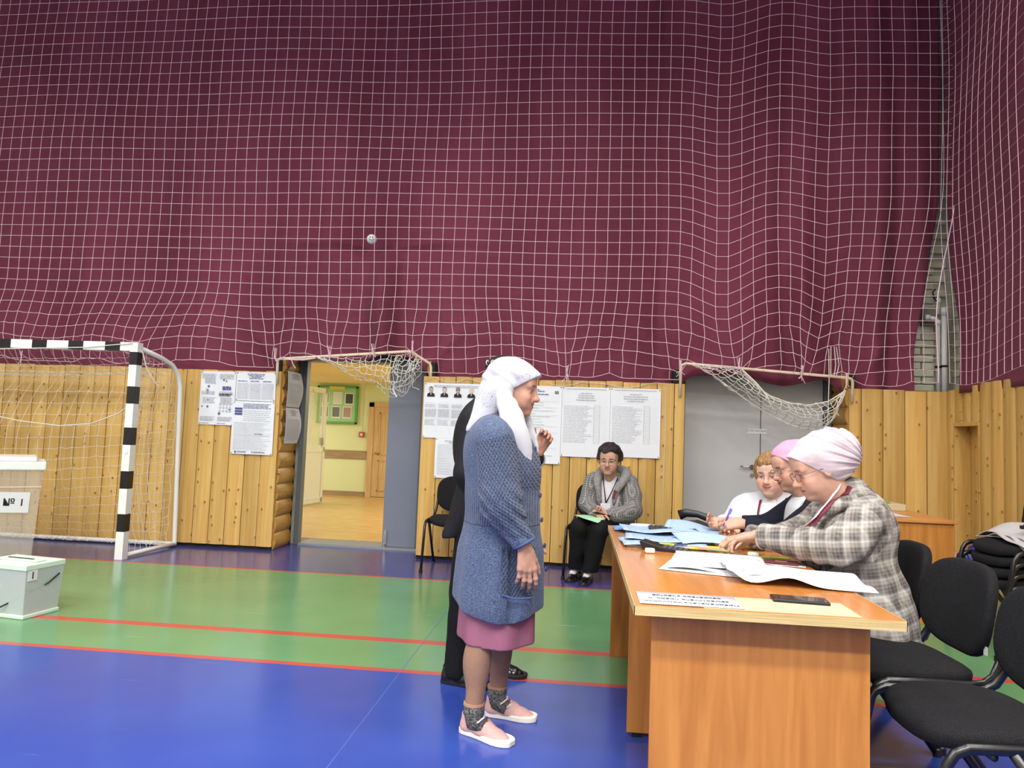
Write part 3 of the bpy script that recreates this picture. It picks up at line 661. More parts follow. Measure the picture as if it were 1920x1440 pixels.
# two curled sheets on the log end
GPAP = mat('grey sheet', (196, 194, 204), .75)
def d_cols(m, w_, h):
    bars(m, -w_*.3, w_*.35, h*.28, h*.45, 4, mi=1, center=True, fill=.4)
    for c in range(4): bars(m, -w_*.42+c*w_*.21, -w_*.42+c*w_*.21+w_*.18, -h*.42, h*.18, 20, fill=.6, ragged=.05)
for nm, z0, z1 in (('upper', 1.47, 1.84), ('lower', 1.09, 1.46)):
    t = thing('poster', 'curled grey sheet of printed columns on the log end, %s of the two' % nm, 'poster', (-3.02, 7.34, (z0+z1)/2), PI/2)
    hh = z1-z0
    MB().grid(lambda u, v: ((u-.5)*.34, -.03*math.sin(PI*v)*(.3+u) , (v-.5)*hh), 8, 10).build('sheet', GPAP, t, solid=.001)
    mb = MB(); d_cols(mb, .34, hh)
    mb.v = [(x, y-.03*math.sin(PI*(z/hh+.5))*(.3+x/.34+.5)-.001, z) for x, y, z in mb.v]; mb.build('print', [INKG, INK, INKB, BLK, LG], t)['kind'] = 'stuff'
SKP = [mat('printed face %d' % k, c, .8) for k, c in enumerate(((192, 160, 140), (206, 176, 156), (184, 150, 132), (214, 190, 168)))]
def d_cand(m, w_, h):
    bars(m, -w_*.35, w_*.35, h*.42, h*.47, 2, mi=0, fill=.5)
    for c in range(5):
        x0 = -w_/2+.015+c*.135
        bars(m, x0, x0+.115, h*.05, h*.12, 3, fill=.5, mi=4); bars(m, x0, x0+.115, -h*.12, h*.03, 8, fill=.8, mi=4, ragged=.02); bars(m, x0, x0+.115, -h*.27, -h*.16, 5, fill=.5, mi=4); vl(m, x0+.124, -h*.4, h*.14, mi=4)
        hl(m, x0, x0+.11, h*.14, mi=0); hl(m, x0, x0+.11, -h*.14, mi=0)
pc = poster('wide poster with a row of small printed portraits behind the man in black', -1.575, -.9, 1.208, 1.762, d_cand)
for c in range(4):
    x0 = -.3375+.07+c*.137; f = MB()
    f.lathe([(.021, 0), (.02, .0006)], seg=14, T=Matrix.Translation((x0, -.001, .205)) @ Matrix.Scale(1.25, 4, (0, 0, 1)) @ Matrix.Rotation(PI/2, 4, 'X'))
    f.lathe([(.0215, 0), (.021, .0005)], seg=14, mi=1 if c != 3 else 0, T=Matrix.Translation((x0, -.0006, .214)) @ Matrix.Scale(1.2, 4, (0, 0, 1)) @ Matrix.Rotation(PI/2, 4, 'X'))
    f.prism([(x0-.04, .137), (x0+.04, .137), (x0+.036, .165), (x0+.012, .178), (x0-.012, .178), (x0-.036, .165)], 0, .0004, 2, T=Matrix.Rotation(PI/2, 4, 'X') @ Matrix.Translation((0, 0, .001)))
    f.prism([(x0-.006, .176), (x0+.006, .176), (x0, .15)], 0, .0006, 3, T=Matrix.Rotation(PI/2, 4, 'X') @ Matrix.Translation((0, 0, .0012)))
    if c == 2: f.box((x0-.018, -.003, .208), (x0-.003, -.0022, .216), 1); f.box((x0+.003, -.003, .208), (x0+.018, -.0022, .216), 1)
    f.build('portrait', [SKP[c], mat('printed hair', (60, 50, 44), .8), BLK, WHITE], pc).location = (0, -.006, 0)
def d_list(m, w_, h):
    bars(m, -w_*.4, w_*.4, h*.38, h*.46, 2, center=True, mi=0)
    for k in range(12):
        z = h*(.36-.066*k); hl(m, -w_*.46, w_*.46, z); bars(m, -w_*.44, w_*.1, z-h*.05, z-.006, 4, fill=.4, mi=4); bars(m, w_*.16, w_*.44, z-h*.04, z-.006, 3, fill=.4, mi=4)
    vl(m, w_*.13, -h*.45, h*.36)
poster('narrow listed sheet below the portrait poster', -1.438, -.98, .812, 1.207, d_list, y=YW-.014)
def d_head(m, w_, h):
    bars(m, -w_*.35, w_*.35, h*.38, h*.46, 4, center=True, mi=2, fill=.5, ragged=.05); bars(m, -w_*.4, w_*.42, -h*.45, h*.34, 22, fill=.16, mi=0, ragged=.4)
    for z in (.3, .22, .12, -.02, -.1, -.2, -.3): hl(m, -w_*.45, w_*.45, h*z)
    bars(m, w_*.40, w_*.46, h*.4, h*.44, 2, mi=1, fill=.8)
poster('tall sheet with a blue heading behind the raised hand', -.895, -.185, .995, 1.765, d_head, y=YW-.016)
def d_prot(m, w_, h):
    hl(m, -w_*.42, w_*.42, h*.47, t=.003, mi=1); bars(m, -w_*.28, w_*.28, h*.30, h*.43, 4, center=True, mi=0, fill=.35)
    bars(m, -w_*.46, w_*.16, -h*.30, h*.24, 24, fill=.26, mi=0, ragged=.35); z0, z1 = -h*.30, h*.24
    for x in (.17, .29): vl(m, w_*x, z0, z1, mi=1)
    for k in range(21): hl(m, w_*.17, w_*.29, z0+(z1-z0)*k/20, mi=1, t=.0012)
    for k in range(18): hl(m, w_*.32, w_*.46, z0+(z1-z0)*(k+.5)/18, t=.001)
poster('left one of two wide tally form sheets above the seated woman in tweed', -.183, .292, 1.075, 1.765, d_prot)
poster('right one of two wide tally form sheets, nearest the grey doors', .294, .782, 1.09, 1.767, d_prot)
# ================================================================= FURNITURE
def seg_outline(a, b_, n=3.2, k=40):
    o = []
    for i in range(k):
        t = 2*PI*i/k; c, s = math.cos(t), math.sin(t)
        o.append((a*math.copysign(abs(c)**(2/n), c), b_*math.copysign(abs(s)**(2/n), s)))
    return o
def cushion(a, b_, t, bend=None, n=3.2, k=44):
    pr = [(0.02, -.5), (.6, -.5), (.92, -.48), (.975, -.36), (.995, -.12), (1, .1), (.985, .3), (.93, .45), (.8, .53), (.5, .60), (.02, .63)]
    ol = seg_outline(a, b_, n, k); v = []
    for s, z in pr:
        for x, y in ol:
            p = (x*s, y*s, z*t); v.append(bend(*p) if bend else p)
    f = [(i*k+j, i*k+(j+1) % k, (i+1)*k+(j+1) % k, (i+1)*k+j) for i in range(len(pr)-1) for j in range(k)]
    f += [tuple(range(k-1, -1, -1)), tuple((len(pr)-1)*k+j for j in range(k))]
    return MB().add(v, f)
def make_chair(label, loc, rz, group=None):
    t = thing('visitor_chair', label, 'chair', loc, rz, group)
    cushion(.215, .235, .06, lambda x, y, z: (x, y, z+.012*(y/.235)**2-.02*max(0, x/.215)**3)).build('seat', BLACKF, t, smooth=True, loc=(.0, 0, .445))
    cushion(.208, .228, .05, lambda x, y, z: (x, y, z-.045*(y/.228)**2), n=3.0)
    bk = cushion(.175, .228, .045, lambda x, y, z: (x, y, z+.05*(y/.228)**2), n=2.9)
    T = Matrix.Translation((-.275, 0, .665)) @ Matrix.Rotation(math.radians(-78-2), 4, 'Y') @ Matrix.Rotation(PI, 4, 'Z')
    T = Matrix.Translation((-.265, 0, .67)) @ Matrix.Rotation(math.radians(80), 4, 'Y')
    bk.v = [tuple(T @ Vector(p)) for p in bk.v]; bk.build('backrest', BLACKF, t, smooth=True)
    for s in (-1, 1):
        y = .248*s
        MB().tube([(.29, y, .012), (.215, y, .36), (.205, y, .40), (.185, y, .43), (.15, y, .445), (.02, y, .448), (-.13, y, .445), (-.18, y, .452), (-.215, y*.98, .475), (-.24, y*.95, .52), (-.262, y*.9, .60), (-.285, y*.85, .70)], .0125, 10, flat=1.25).build('frame_tube', BLACKM, t, smooth=True)
        MB().tube([(.03, y, .44), (-.28, y, .012)], .0125, 10, flat=1.25).build('leg', BLACKM, t, smooth=True)
        MB().lathe([(.017, 0), (.017, .03), (.012, .034)], (.291, y, 0), 12).lathe([(.017, 0), (.017, .03), (.012, .034)], (-.281, y, 0), 12).build('foot_cap', BLACKP, t)
    MB().tube([(.08, -.248, .425), (.08, .248, .425)], .011, 8).tube([(-.12, -.248, .43), (-.12, .248, .43)], .011, 8).build('crossbar', BLACKM, t, smooth=True)
    return t
ch0 = make_chair('black fabric chair by the boards behind the man in the black suit', (-1.135, 6.765, 0), -PI/2)
def chair(label, loc, rz, group=None):
    c = copy_tree(ch0); c.location = loc; c.rotation_euler = (0, 0, rz); c['label'] = label
    if group: c['group'] = group
    return c
chair('black fabric chair on which the woman in the tweed jacket sits', (.18, 6.78, 0), -PI/2-.15)
cn = chair('empty black fabric chair at the right edge, nearest to the table corner', (1.235, 2.42, 0), PI+.04)
cm = chair('empty black fabric chair with a white tag, beside the woman in the plaid jacket', (1.25, 2.985, 0), PI+.05)
chair('black fabric chair under the woman in the plaid jacket', (1.27, 3.52, 0), PI-.02)
chair('black fabric chair under the woman in the pink headscarf', (1.30, 4.10, 0), PI)
chair('black fabric chair under the fair haired woman in white', (1.28, 4.68, 0), PI)
MB().box((-.243, -.0, .54), (-.24, .02, .57)).build('care_tag', WHITE, cm).location = (.03, .195, 0)
for k in range(4):
    chair('black fabric chair in the stack by the right wall, %s' % ['lowest of four', 'second from the bottom', 'second from the top', 'topmost, under grey cloths'][k], (2.84+.01*k, 5.05, .07*k), PI+.12)
# ---- voting table
BEECH = mat('beech laminate', (196, 130, 70), .3, spec=.5)
noise_mix(BEECH, (184, 116, 58), (208, 144, 84), 2.0, 5, stretch=(1.2, 1.2, 12), lo=.3, hi=.7, dist=.5, rnd=False)
BEECHV = mat('beech laminate upright', (192, 126, 68), .4, spec=.4)
noise_mix(BEECHV, (174, 110, 48), (198, 134, 66), 2.2, 5, stretch=(11, 11, .8), lo=.3, hi=.7, dist=.8, rnd=False)
BEECHT = mat('beech top', (196, 130, 70), .16, spec=.55)
noise_mix(BEECHT, (180, 112, 50), (198, 132, 68), 2.0, 5, stretch=(12, 1.0, 12), lo=.3, hi=.7, dist=.8, rnd=False)
EDGE = mat('pale edge band', (214, 190, 128), .45); noise_mix(EDGE, (188, 162, 104), (210, 188, 132), 3, 4, stretch=(2, 2, 60), rnd=False)
TX0, TX1, TY0, TY1 = .185, .992, 2.297, 4.365
tb = thing('office_table', 'long beech laminate table with a pale edge where three women sit', 'table', (0, 0, 0))
MB().box((TX0+.002, TY0+.002, .722), (TX1-.002, TY1-.002, .75)).build('tabletop', BEECHT, tb)
MB().box((TX0, TY0, .7215), (TX1, TY0+.002, .7502)).box((TX0, TY0, .7215), (TX0+.002, TY1, .7502)).box((TX1-.002, TY0, .7215), (TX1, TY1, .7502)).box((TX0, TY1-.002, .7215), (TX1, TY1, .7502)).build('edge_band', EDGE, tb)
MB().box((.250, 2.40, .02), (.925, 2.418, .722)).build('end_panel', BEECHV, tb, bevel=.001)
MB().box((.238, 3.20, .02), (.925, 3.218, .722)).build('middle_panel', BEECHV, tb, bevel=.001)
MB().box((.215, 4.335, .0), (.925, 4.355, .722)).build('end_panel', BEECHV, tb, bevel=.001)
MB().box((.55, 2.418, .22), (.566, 3.2, .722)).box((.55, 3.218, .22), (.566, 4.335, .722)).build('modesty_panel', BEECHV, tb)
MB().box((.26, 2.403, .0), (.30, 2.415, .02)).box((.88, 2.403, .0), (.92, 2.415, .02)).box((.26, 3.203, .0), (.30, 3.215, .02)).box((.88, 3.203, .0), (.92, 3.215, .02)).build('foot', BLACKP, tb)
# ---- cabinet behind
cb = thing('drawer_cabinet', 'beech laminate drawer cabinet behind the women, against the right of the back boards', 'cabinet', (2.52, 6.2, 0))
MB().box((-.22, -.58, .0), (.235, .56, .735)).build('carcass', BEECHV, cb, bevel=.002)
MB().box((-.24, -.60, .735), (.255, .58, .757)).build('top', BEECH, cb, bevel=.002)
for k in range(3):
    dr = MB().box((-.24, -.57, .06+.22*k), (-.222, -.05, .265+.22*k)).build('drawer', BEECHV, cb, bevel=.002)
    MB().tube([(-.24, -.40, .17+.22*k), (-.262, -.38, .17+.22*k), (-.262, -.24, .17+.22*k), (-.24, -.22, .17+.22*k)], .006, 8).build('handle', CHROME, dr, smooth=True)
TZ = .757
CREAMC = mat('cream card', (196, 184, 148), .6)
o = tag(MB().box((2.30, 6.33, TZ), (2.72, 6.6, TZ+.055)).build('tray_box', CREAMC, bevel=.004), 'flat cream box lying on the drawer cabinet', 'box')
o = tag(MB().box((2.3, 6.34, TZ+.055), (2.6, 6.55, TZ+.067)).box((2.3, 6.345, TZ+.067), (2.5, 6.54, TZ+.069)).build('folder', mat('green folder', (96, 156, 72), .5), bevel=.001), 'green folder on the cream box on the cabinet', 'folder')
o = tag(MB().box((2.34, 6.36, TZ+.069), (2.45, 6.44, TZ+.108)).build('stamp_pad', mat('pink print', (206, 150, 150), .7), bevel=.004), 'small pink patterned box on the green folder', 'box')
noise_mix(MATS['pink print'], (214, 128, 130), (226, 196, 190), 120, 2, rnd=False)
o = tag(MB().grid(lambda u, v: (2.29+.22*u, 5.75+.42*v, TZ+.003+.01*math.sin(u*3)*v), 6, 6).build('paper_sheet', WHITE, solid=.001), 'loose white sheet lying on the front of the drawer cabinet', 'paper')
# carton, bag, cloths on the stack
cbx = thing('carton', 'pale carton on the floor between the drawer cabinet and the chair stack', 'box', (3.12, 6.25, 0))
KR = mat('pale card', (186, 170, 128), .8)
MB().box((-.2, -.2, 0), (.2, .2, .42)).build('carton_body', KR, cbx, bevel=.004)
MB().box((-.2, -.2, .42), (0, .2, .424)).box((.02, -.2, .42), (.2, .2, .425)).build('flap', KR, cbx)
NAVY = mat('blue nylon', (34, 42, 122), .35, spec=.5)
# ballot boxes
CLR = mat('clear plastic', (226, 220, 214), .06, trans=.0, alpha=.14, spec=.6)
bb = thing('ballot_box', 'tall clear ballot box with a white lid, cut by the left edge', 'ballot box', (-5.13, 5.89, 0), .69)
def shell(mb, w0, d0, w1, d1, z0, z1, t=.006, mi=0):
    for s in (-1, 1):
        mb.add([(s*w0, -d0, z0), (s*w0, d0, z0), (s*w1, d1, z1), (s*w1, -d1, z1)], [(0, 1, 2, 3)], mi)
        mb.add([(-w0, s*d0, z0), (w0, s*d0, z0), (w1, s*d1, z1), (-w1, s*d1, z1)], [(0, 1, 2, 3)], mi)
    return mb
shell(MB(), .35, .24, .39, .27, .03, .80).build('body', CLR, bb, solid=.004)
MB().box((-.36, -.25, 0), (.36, .25, .03)).build('base', CLR, bb)
MB().box((-.41, -.29, .80), (.41, .29, .875)).box((-.37, -.25, .875), (.34, .25, .915)).build('lid', WPAINT, bb, bevel=.012)
MB().box((.02, -.272, .78), (.06, -.262, .81)).build('seal', BLACKP, bb)
MB().box((-.4, -.276, .655), (.385, -.27, .661)).build('rib', CORDW, bb)
sh = MB().box((.045, -.272, .445), (.29, -.268, .62)).build('number_sheet', WHITE, bb); sh.rotation_euler = (0, .03, 0)
text('lettering', '№ 1', .085, BLK, sh, (.178, -.2726, .53), (PI/2, 0, 0), bold=.001)
pbx = thing('ballot_box', 'small portable ballot box of frosted plastic on the green floor at the left edge', 'ballot box', (-3.583, 4.432, 0), -.15)
FRO = mat('frosted plastic', (205, 212, 214), .25, alpha=.5, spec=.6); PG = mat('pale green plastic', (202, 222, 206), .4)
shell(MB(), .185, .125, .20, .14, .02, .31).build('body', FRO, pbx, solid=.004)
MB().box((-.195, -.135, 0), (.195, .135, .025)).build('base', PG, pbx, bevel=.006)
MB().box((-.205, -.147, .30), (.205, .147, .335)).box((-.16, -.04, .335), (.16, .04, .345)).build('lid', PG, pbx, bevel=.006)
MB().box((-.1, -.006, .345), (.1, .006, .349)).build('slot', BLACKP, pbx)
tg = MB().box((.198, -.125, .235), (.203, -.06, .3)).build('number_tag', WHITE, pbx); tg.rotation_euler = (0, .0, 0)
text('lettering', '1', .06, BLK, tg, (.2036, -.093, .266), (PI/2, 0, PI/2), bold=.001)
MB().tube([(-.09, -.145, .24), (-.12, -.165, .22), (-.13, -.18, .15), (-.1, -.18, .12), (.0, -.165, .06), (.04, -.16, .07), (.205, .02, .2), (.21, .1, .25)], .005, 6).build('carry_strap', BLACKP, pbx, smooth=True)
MB().tube([(-.06, -.1, .345), (-.065, -.11, .37)], .004, 6).build('seal', BLACKP, pbx)
# ---- things on the table (z = .75)
Z = .7502
def paper(label, x0, y0, x1, y1, z=Z, rz=0, m_=None, curl=None, cat='paper', name='paper_sheet', n=10, lines=0, group=None, lm=None):
    cx, cy = (x0+x1)/2, (y0+y1)/2; w_, h = (x1-x0)/2, (y1-y0)/2
    cf = curl or (lambda u, v: 0)
    t = thing(name, label, cat, (cx, cy, z), rz, group)
    MB().grid(lambda u, v: ((u*2-1)*w_, (v*2-1)*h, .0015+cf(u, v)), n, n).build('sheet', m_ or WHITE, t, smooth=True, solid=.0012)
    if lines:
        mb = MB()
        for k in range(lines):
            v = .06+.88*k/lines; a = .08
            while a < .85:
                b_ = min(.9, a+random.uniform(.03, .12)); th_ = .13/lines
                mb.add([((q*2-1)*w_, (r_*2-1)*h, .0028+cf(q, r_)) for q, r_ in ((a, v), (b_, v), (b_, v+th_), (a, v+th_))], [(0, 1, 2, 3)]); a = b_+.02
        mb.build('print', lm or INKG, t)
    return t
BLUEP = mat('blue paper', (168, 192, 220), .7); BLUEP2 = mat('deep blue paper', (112, 154, 208), .7)
tg_ = paper('white card printed with three lines at the near left corner of the table', .205, 2.325, .525, 2.50, z=Z+.0016, cat='sign', name='name_card', n=2)
INKD = mat('dark ink', (44, 46, 58), .7)
for k, s in enumerate(('Председатель комиссии,', 'заместитель предс. и', 'секретарь участка')):
    text('lettering', s, .0245, INKD, tg_, (0, -.053+k*.046, .0026), (0, 0, PI), bold=0)
tag(MB().box((.40, 2.318, Z), (.87, 2.505, Z+.001)).build('card_folder', CREAMC), 'cream card folder partly under the name card and the smartphone', 'folder')
ph = thing('smartphone', 'black smartphone lying on the cream folder at the near end of the table', 'phone', (.738, 2.497, Z+.0012), -.10)
MB().box((-.088, -.04, 0), (.088, .04, .010)).build('case', BLACKP, ph, bevel=.003)
MB().box((-.082, -.036, .010), (.082, .036, .0108)).build('screen', mat('phone glass', (40, 32, 32), .04, spec=.9), ph)
# big sheets
def c1(u, v): return .004+.028*math.exp(-((v-.62)/.16)**2)*(1-smooth(.1, .6, u))+.008*math.sin(u*6+v*4)
paper('large white sheet with a rolled left edge reaching the plaid jacket', .575, 2.72, 1.09, 3.10, z=Z+.004, rz=-.12, curl=lambda u, v: .045*math.exp(-((u-.0)/.10)**2)*(1-v*.3)+.030*math.exp(-((u-.42)/.15)**2)*(1-.7*v)+.006*math.sin(v*9), n=24, name='large_sheet')
paper('white sheets with handwriting, nearest papers under the reaching hand', .40, 2.93, .76, 3.30, z=Z+.001, rz=-.22, curl=lambda u, v: .006+.006*math.sin(u*7+v*2), lines=14, n=12)
paper('white printed sheet lowest in the pile near the table edge', .37, 2.90, .70, 3.22, z=Z, rz=-.30, curl=lambda u, v: .001, lines=0, n=4)
paper('white sheet fanned out in front of the eraser pile', .43, 3.0, .80, 3.38, z=Z+.008, rz=-.12, curl=lambda u, v: .003*math.sin(v*8)+.002, lines=18, lm=LG)
# blue paper piles
for k, (x0, y0, x1, y1, rz, lab) in enumerate(((.22, 3.52, .62, 3.80, .05, 'stack of pale blue forms, lowest at the table edge'), (.25, 3.62, .66, 3.92, -.06, 'pale blue form with handwriting on the stack of forms'), (.24, 3.86, .60, 4.14, .03, 'pale blue handwritten form further along the table'))):
    paper(lab, x0, y0, x1, y1, z=Z+.012*k, rz=rz, m_=BLUEP, curl=lambda u, v, k=k: .010+.006*math.sin(u*8+k)+.004*math.sin(v*6), lines=9, lm=mat('pale blue ink', (140, 162, 206), .8))
tag(MB().box((.24, 3.53, Z), (.60, 3.78, Z+.012)).build('form_block', mat('grey green pad', (150, 166, 170), .7), bevel=.002), 'grey green pad under the pale blue forms', 'pad')
paper('deeper blue sheet by the far left edge of the table', .21, 4.10, .50, 4.30, m_=BLUEP2, curl=lambda u, v: .006+.004*math.sin(u*5))
paper('white sheet at the far left end of the table', .30, 4.16, .62, 4.34, z=Z+.014, rz=-.2, curl=lambda u, v: .002+.003*math.sin(u*6))
paper('pale blue printed sheet held up by the writing hand', .47, 3.86, .76, 4.12, z=Z+.028, rz=-.28, m_=BLUEP, curl=lambda u, v: .045*smooth(.0, 1, v)*(1-.6*u)+.01*math.sin(u*5), lines=16, lm=mat('pale blue ink', (130, 150, 200), .8), n=14)
paper('pale blue sheet sliding down from the raised sheet', .50, 3.60, .80, 3.85, z=Z+.02, rz=.1, m_=BLUEP, curl=lambda u, v: .02*v+.01*math.sin(u*4))
# keyboard like black wire tray, calculator
kb = thing('keyboard', 'small black keyboard among the blue forms', 'keyboard', (.52, 4.02, Z+.03), -.05)
MB().box((-.13, -.055, 0), (.13, .055, .014)).build('housing', BLACKP, kb, bevel=.003)
for r in range(4):
    for c in range(10): MB().box((-.122+c*.0245, -.05+r*.025, .014), (-.122+c*.0245+.02, -.05+r*.025+.02, .019)).build('key', mat('dark key', (52, 52, 56), .5), kb)
ca = thing('calculator', 'black pocket calculator with slanted display by the white eraser', 'calculator', (.43, 3.47, Z), -.32)
cs = MB(); cs.prism([(-.11, 0), (.10, 0), (.10, .012), (-.03, .02), (-.12, .042), (-.128, .036)], -.045, .045, T=Matrix.Rotation(PI/2, 4, 'X')); cs.build('housing', BLACKP, ca, bevel=.002)
for r in range(4):
    for c in range(5): MB().box((-.02+c*.023, -.038+r*.02, .016-.0015*c), (-.003+c*.023, -.024+r*.02, .0215-.0015*c)).build('key', mat('grey key', (84, 84, 88), .5), ca)
ERS = mat('eraser', (236, 232, 226), .6)
tag(MB().cbox((.335, 3.37, Z+.012), (.045, .026, .022)).build('eraser', ERS, bevel=.007, seg=3), 'white eraser in front of the calculator near the table edge', 'eraser')
tag(MB().cbox((.80, 3.40, Z+.014), (.05, .03, .024)).build('eraser', mat('pale green eraser', (206, 226, 196), .6), bevel=.009, seg=3), 'pale green eraser on the lime ruler beside the passport', 'eraser')
YEL = mat('yellow ruler', (222, 226, 60), .4); LIME = mat('lime ruler', (150, 206, 60), .4); ORA = mat('orange pencil', (224, 140, 96), .4)
def stick(nm, label, cat, x0, y0, x1, y1, w_, h, m_, z=Z, tipc=None, round_=False):
    a = math.atan2(y1-y0, x1-x0); ln = math.hypot(x1-x0, y1-y0); t = thing(nm, label, cat, (x0, y0, z), a)
    if round_:
        MB().tube([(0, 0, w_), (ln*.9, 0, w_)], w_, 6).build('shaft', m_, t); MB().tube([(ln*.9, 0, w_), (ln, 0, w_)], [w_, .0006], 6).build('tip', tipc or KR, t)
    else:
        MB().box((0, -w_/2, 0), (ln, w_/2, h)).build('blade', m_, t, bevel=.0006)
        mb = MB()
        for k in range(int(ln/.01)): mb.box((.005+k*.01, -w_/2, h), (.0055+k*.01, -w_/2+(.008 if k % 5 == 0 else .004), h+.0003))
        mb.build('graduation', BLK, t)
    return t
stick('ruler', 'yellow plastic ruler lying beside the calculator, upper one', 'ruler', .40, 3.60, .68, 3.56, .028, .003, YEL, z=Z+.014)
stick('ruler', 'yellow plastic ruler lying beside the calculator, lower one', 'ruler', .42, 3.555, .70, 3.50, .03, .003, YEL, z=Z+.008)
stick('ruler', 'lime green ruler behind the white sheets', 'ruler', .70, 3.43, .96, 3.42, .035, .003, LIME)
stick('pencil', 'orange pencil under the reaching fingers, farther one', 'pencil', .54, 3.54, .70, 3.50, .004, 0, ORA, z=Z+.012, round_=True)
stick('pencil', 'orange pencil under the reaching fingers, nearer one', 'pencil', .57, 3.49, .74, 3.44, .004, 0, ORA, z=Z+.012, round_=True)
stick('pen', 'dark blue pen between the yellow ruler and the pencils', 'pen', .53, 3.56, .45, 3.50, .005, 0, INKB, z=Z+.018, round_=True)
stick('pen', 'green pen next to the lime ruler', 'pen', .62, 3.455, .72, 3.41, .004, 0, mat('green pen', (70, 130, 70), .4), z=Z+.012, round_=True)
pw = thing('passport', 'closed maroon passport on papers in front of the plaid jacket', 'passport', (.885, 3.26, Z+.006), -.25)
MB().box((-.07, -.05, 0), (.07, .05, .005)).build('cover', mat('maroon cover', (92, 34, 44), .5), pw, bevel=.001)
MB().box((-.025, -.015, .005), (.025, .015, .0053)).build('emblem', mat('gold foil', (150, 110, 90), .4), pw)
paper('white leaf sticking out under the passport', .80, 3.20, .98, 3.28, z=Z+.001, rz=-.3, n=2)
# black telephone at the far end
tp = thing('telephone', 'black desk telephone at the far end of the table', 'telephone', (.66, 4.22, Z), -.25)
MB().prism([(-.12, 0), (.14, 0), (.14, .05), (.02, .085), (-.12, .06)], -.085, .085, T=Matrix.Rotation(PI/2, 4, 'X')).build('housing', BLACKP, tp, bevel=.008)
MB().tube([(-.1, -.0, .115), (-.05, 0, .135), (.03, 0, .13), (.11, 0, .105), (.16, 0, .075)], [.024, .02, .016, .018, .024], 10, flat=1.5).build('handset', BLACKP, tp, smooth=True)
MB().tube([(.1+.004*k, -.07+.008*math.cos(k*1.3), .02+.008*math.sin(k*1.3)) for k in range(26)], .002, 5).build('cord', BLACKP, tp)
tp.scale = (.8, .8, .8)
bg = thing('hole_punch', 'flat black office punch lying before the telephone', 'office tool', (.60, 4.22, Z), -.2)
MB().box((-.09, -.04, 0), (.09, .04, .025)).build('base', BLACKP, bg, bevel=.008); MB().prism([(-.09, .02), (.1, .04), (.1, .055), (-.07, .06)], -.03, .03, T=Matrix.Rotation(PI/2, 4, 'X')).build('lever', BLACKP, bg, bevel=.006)
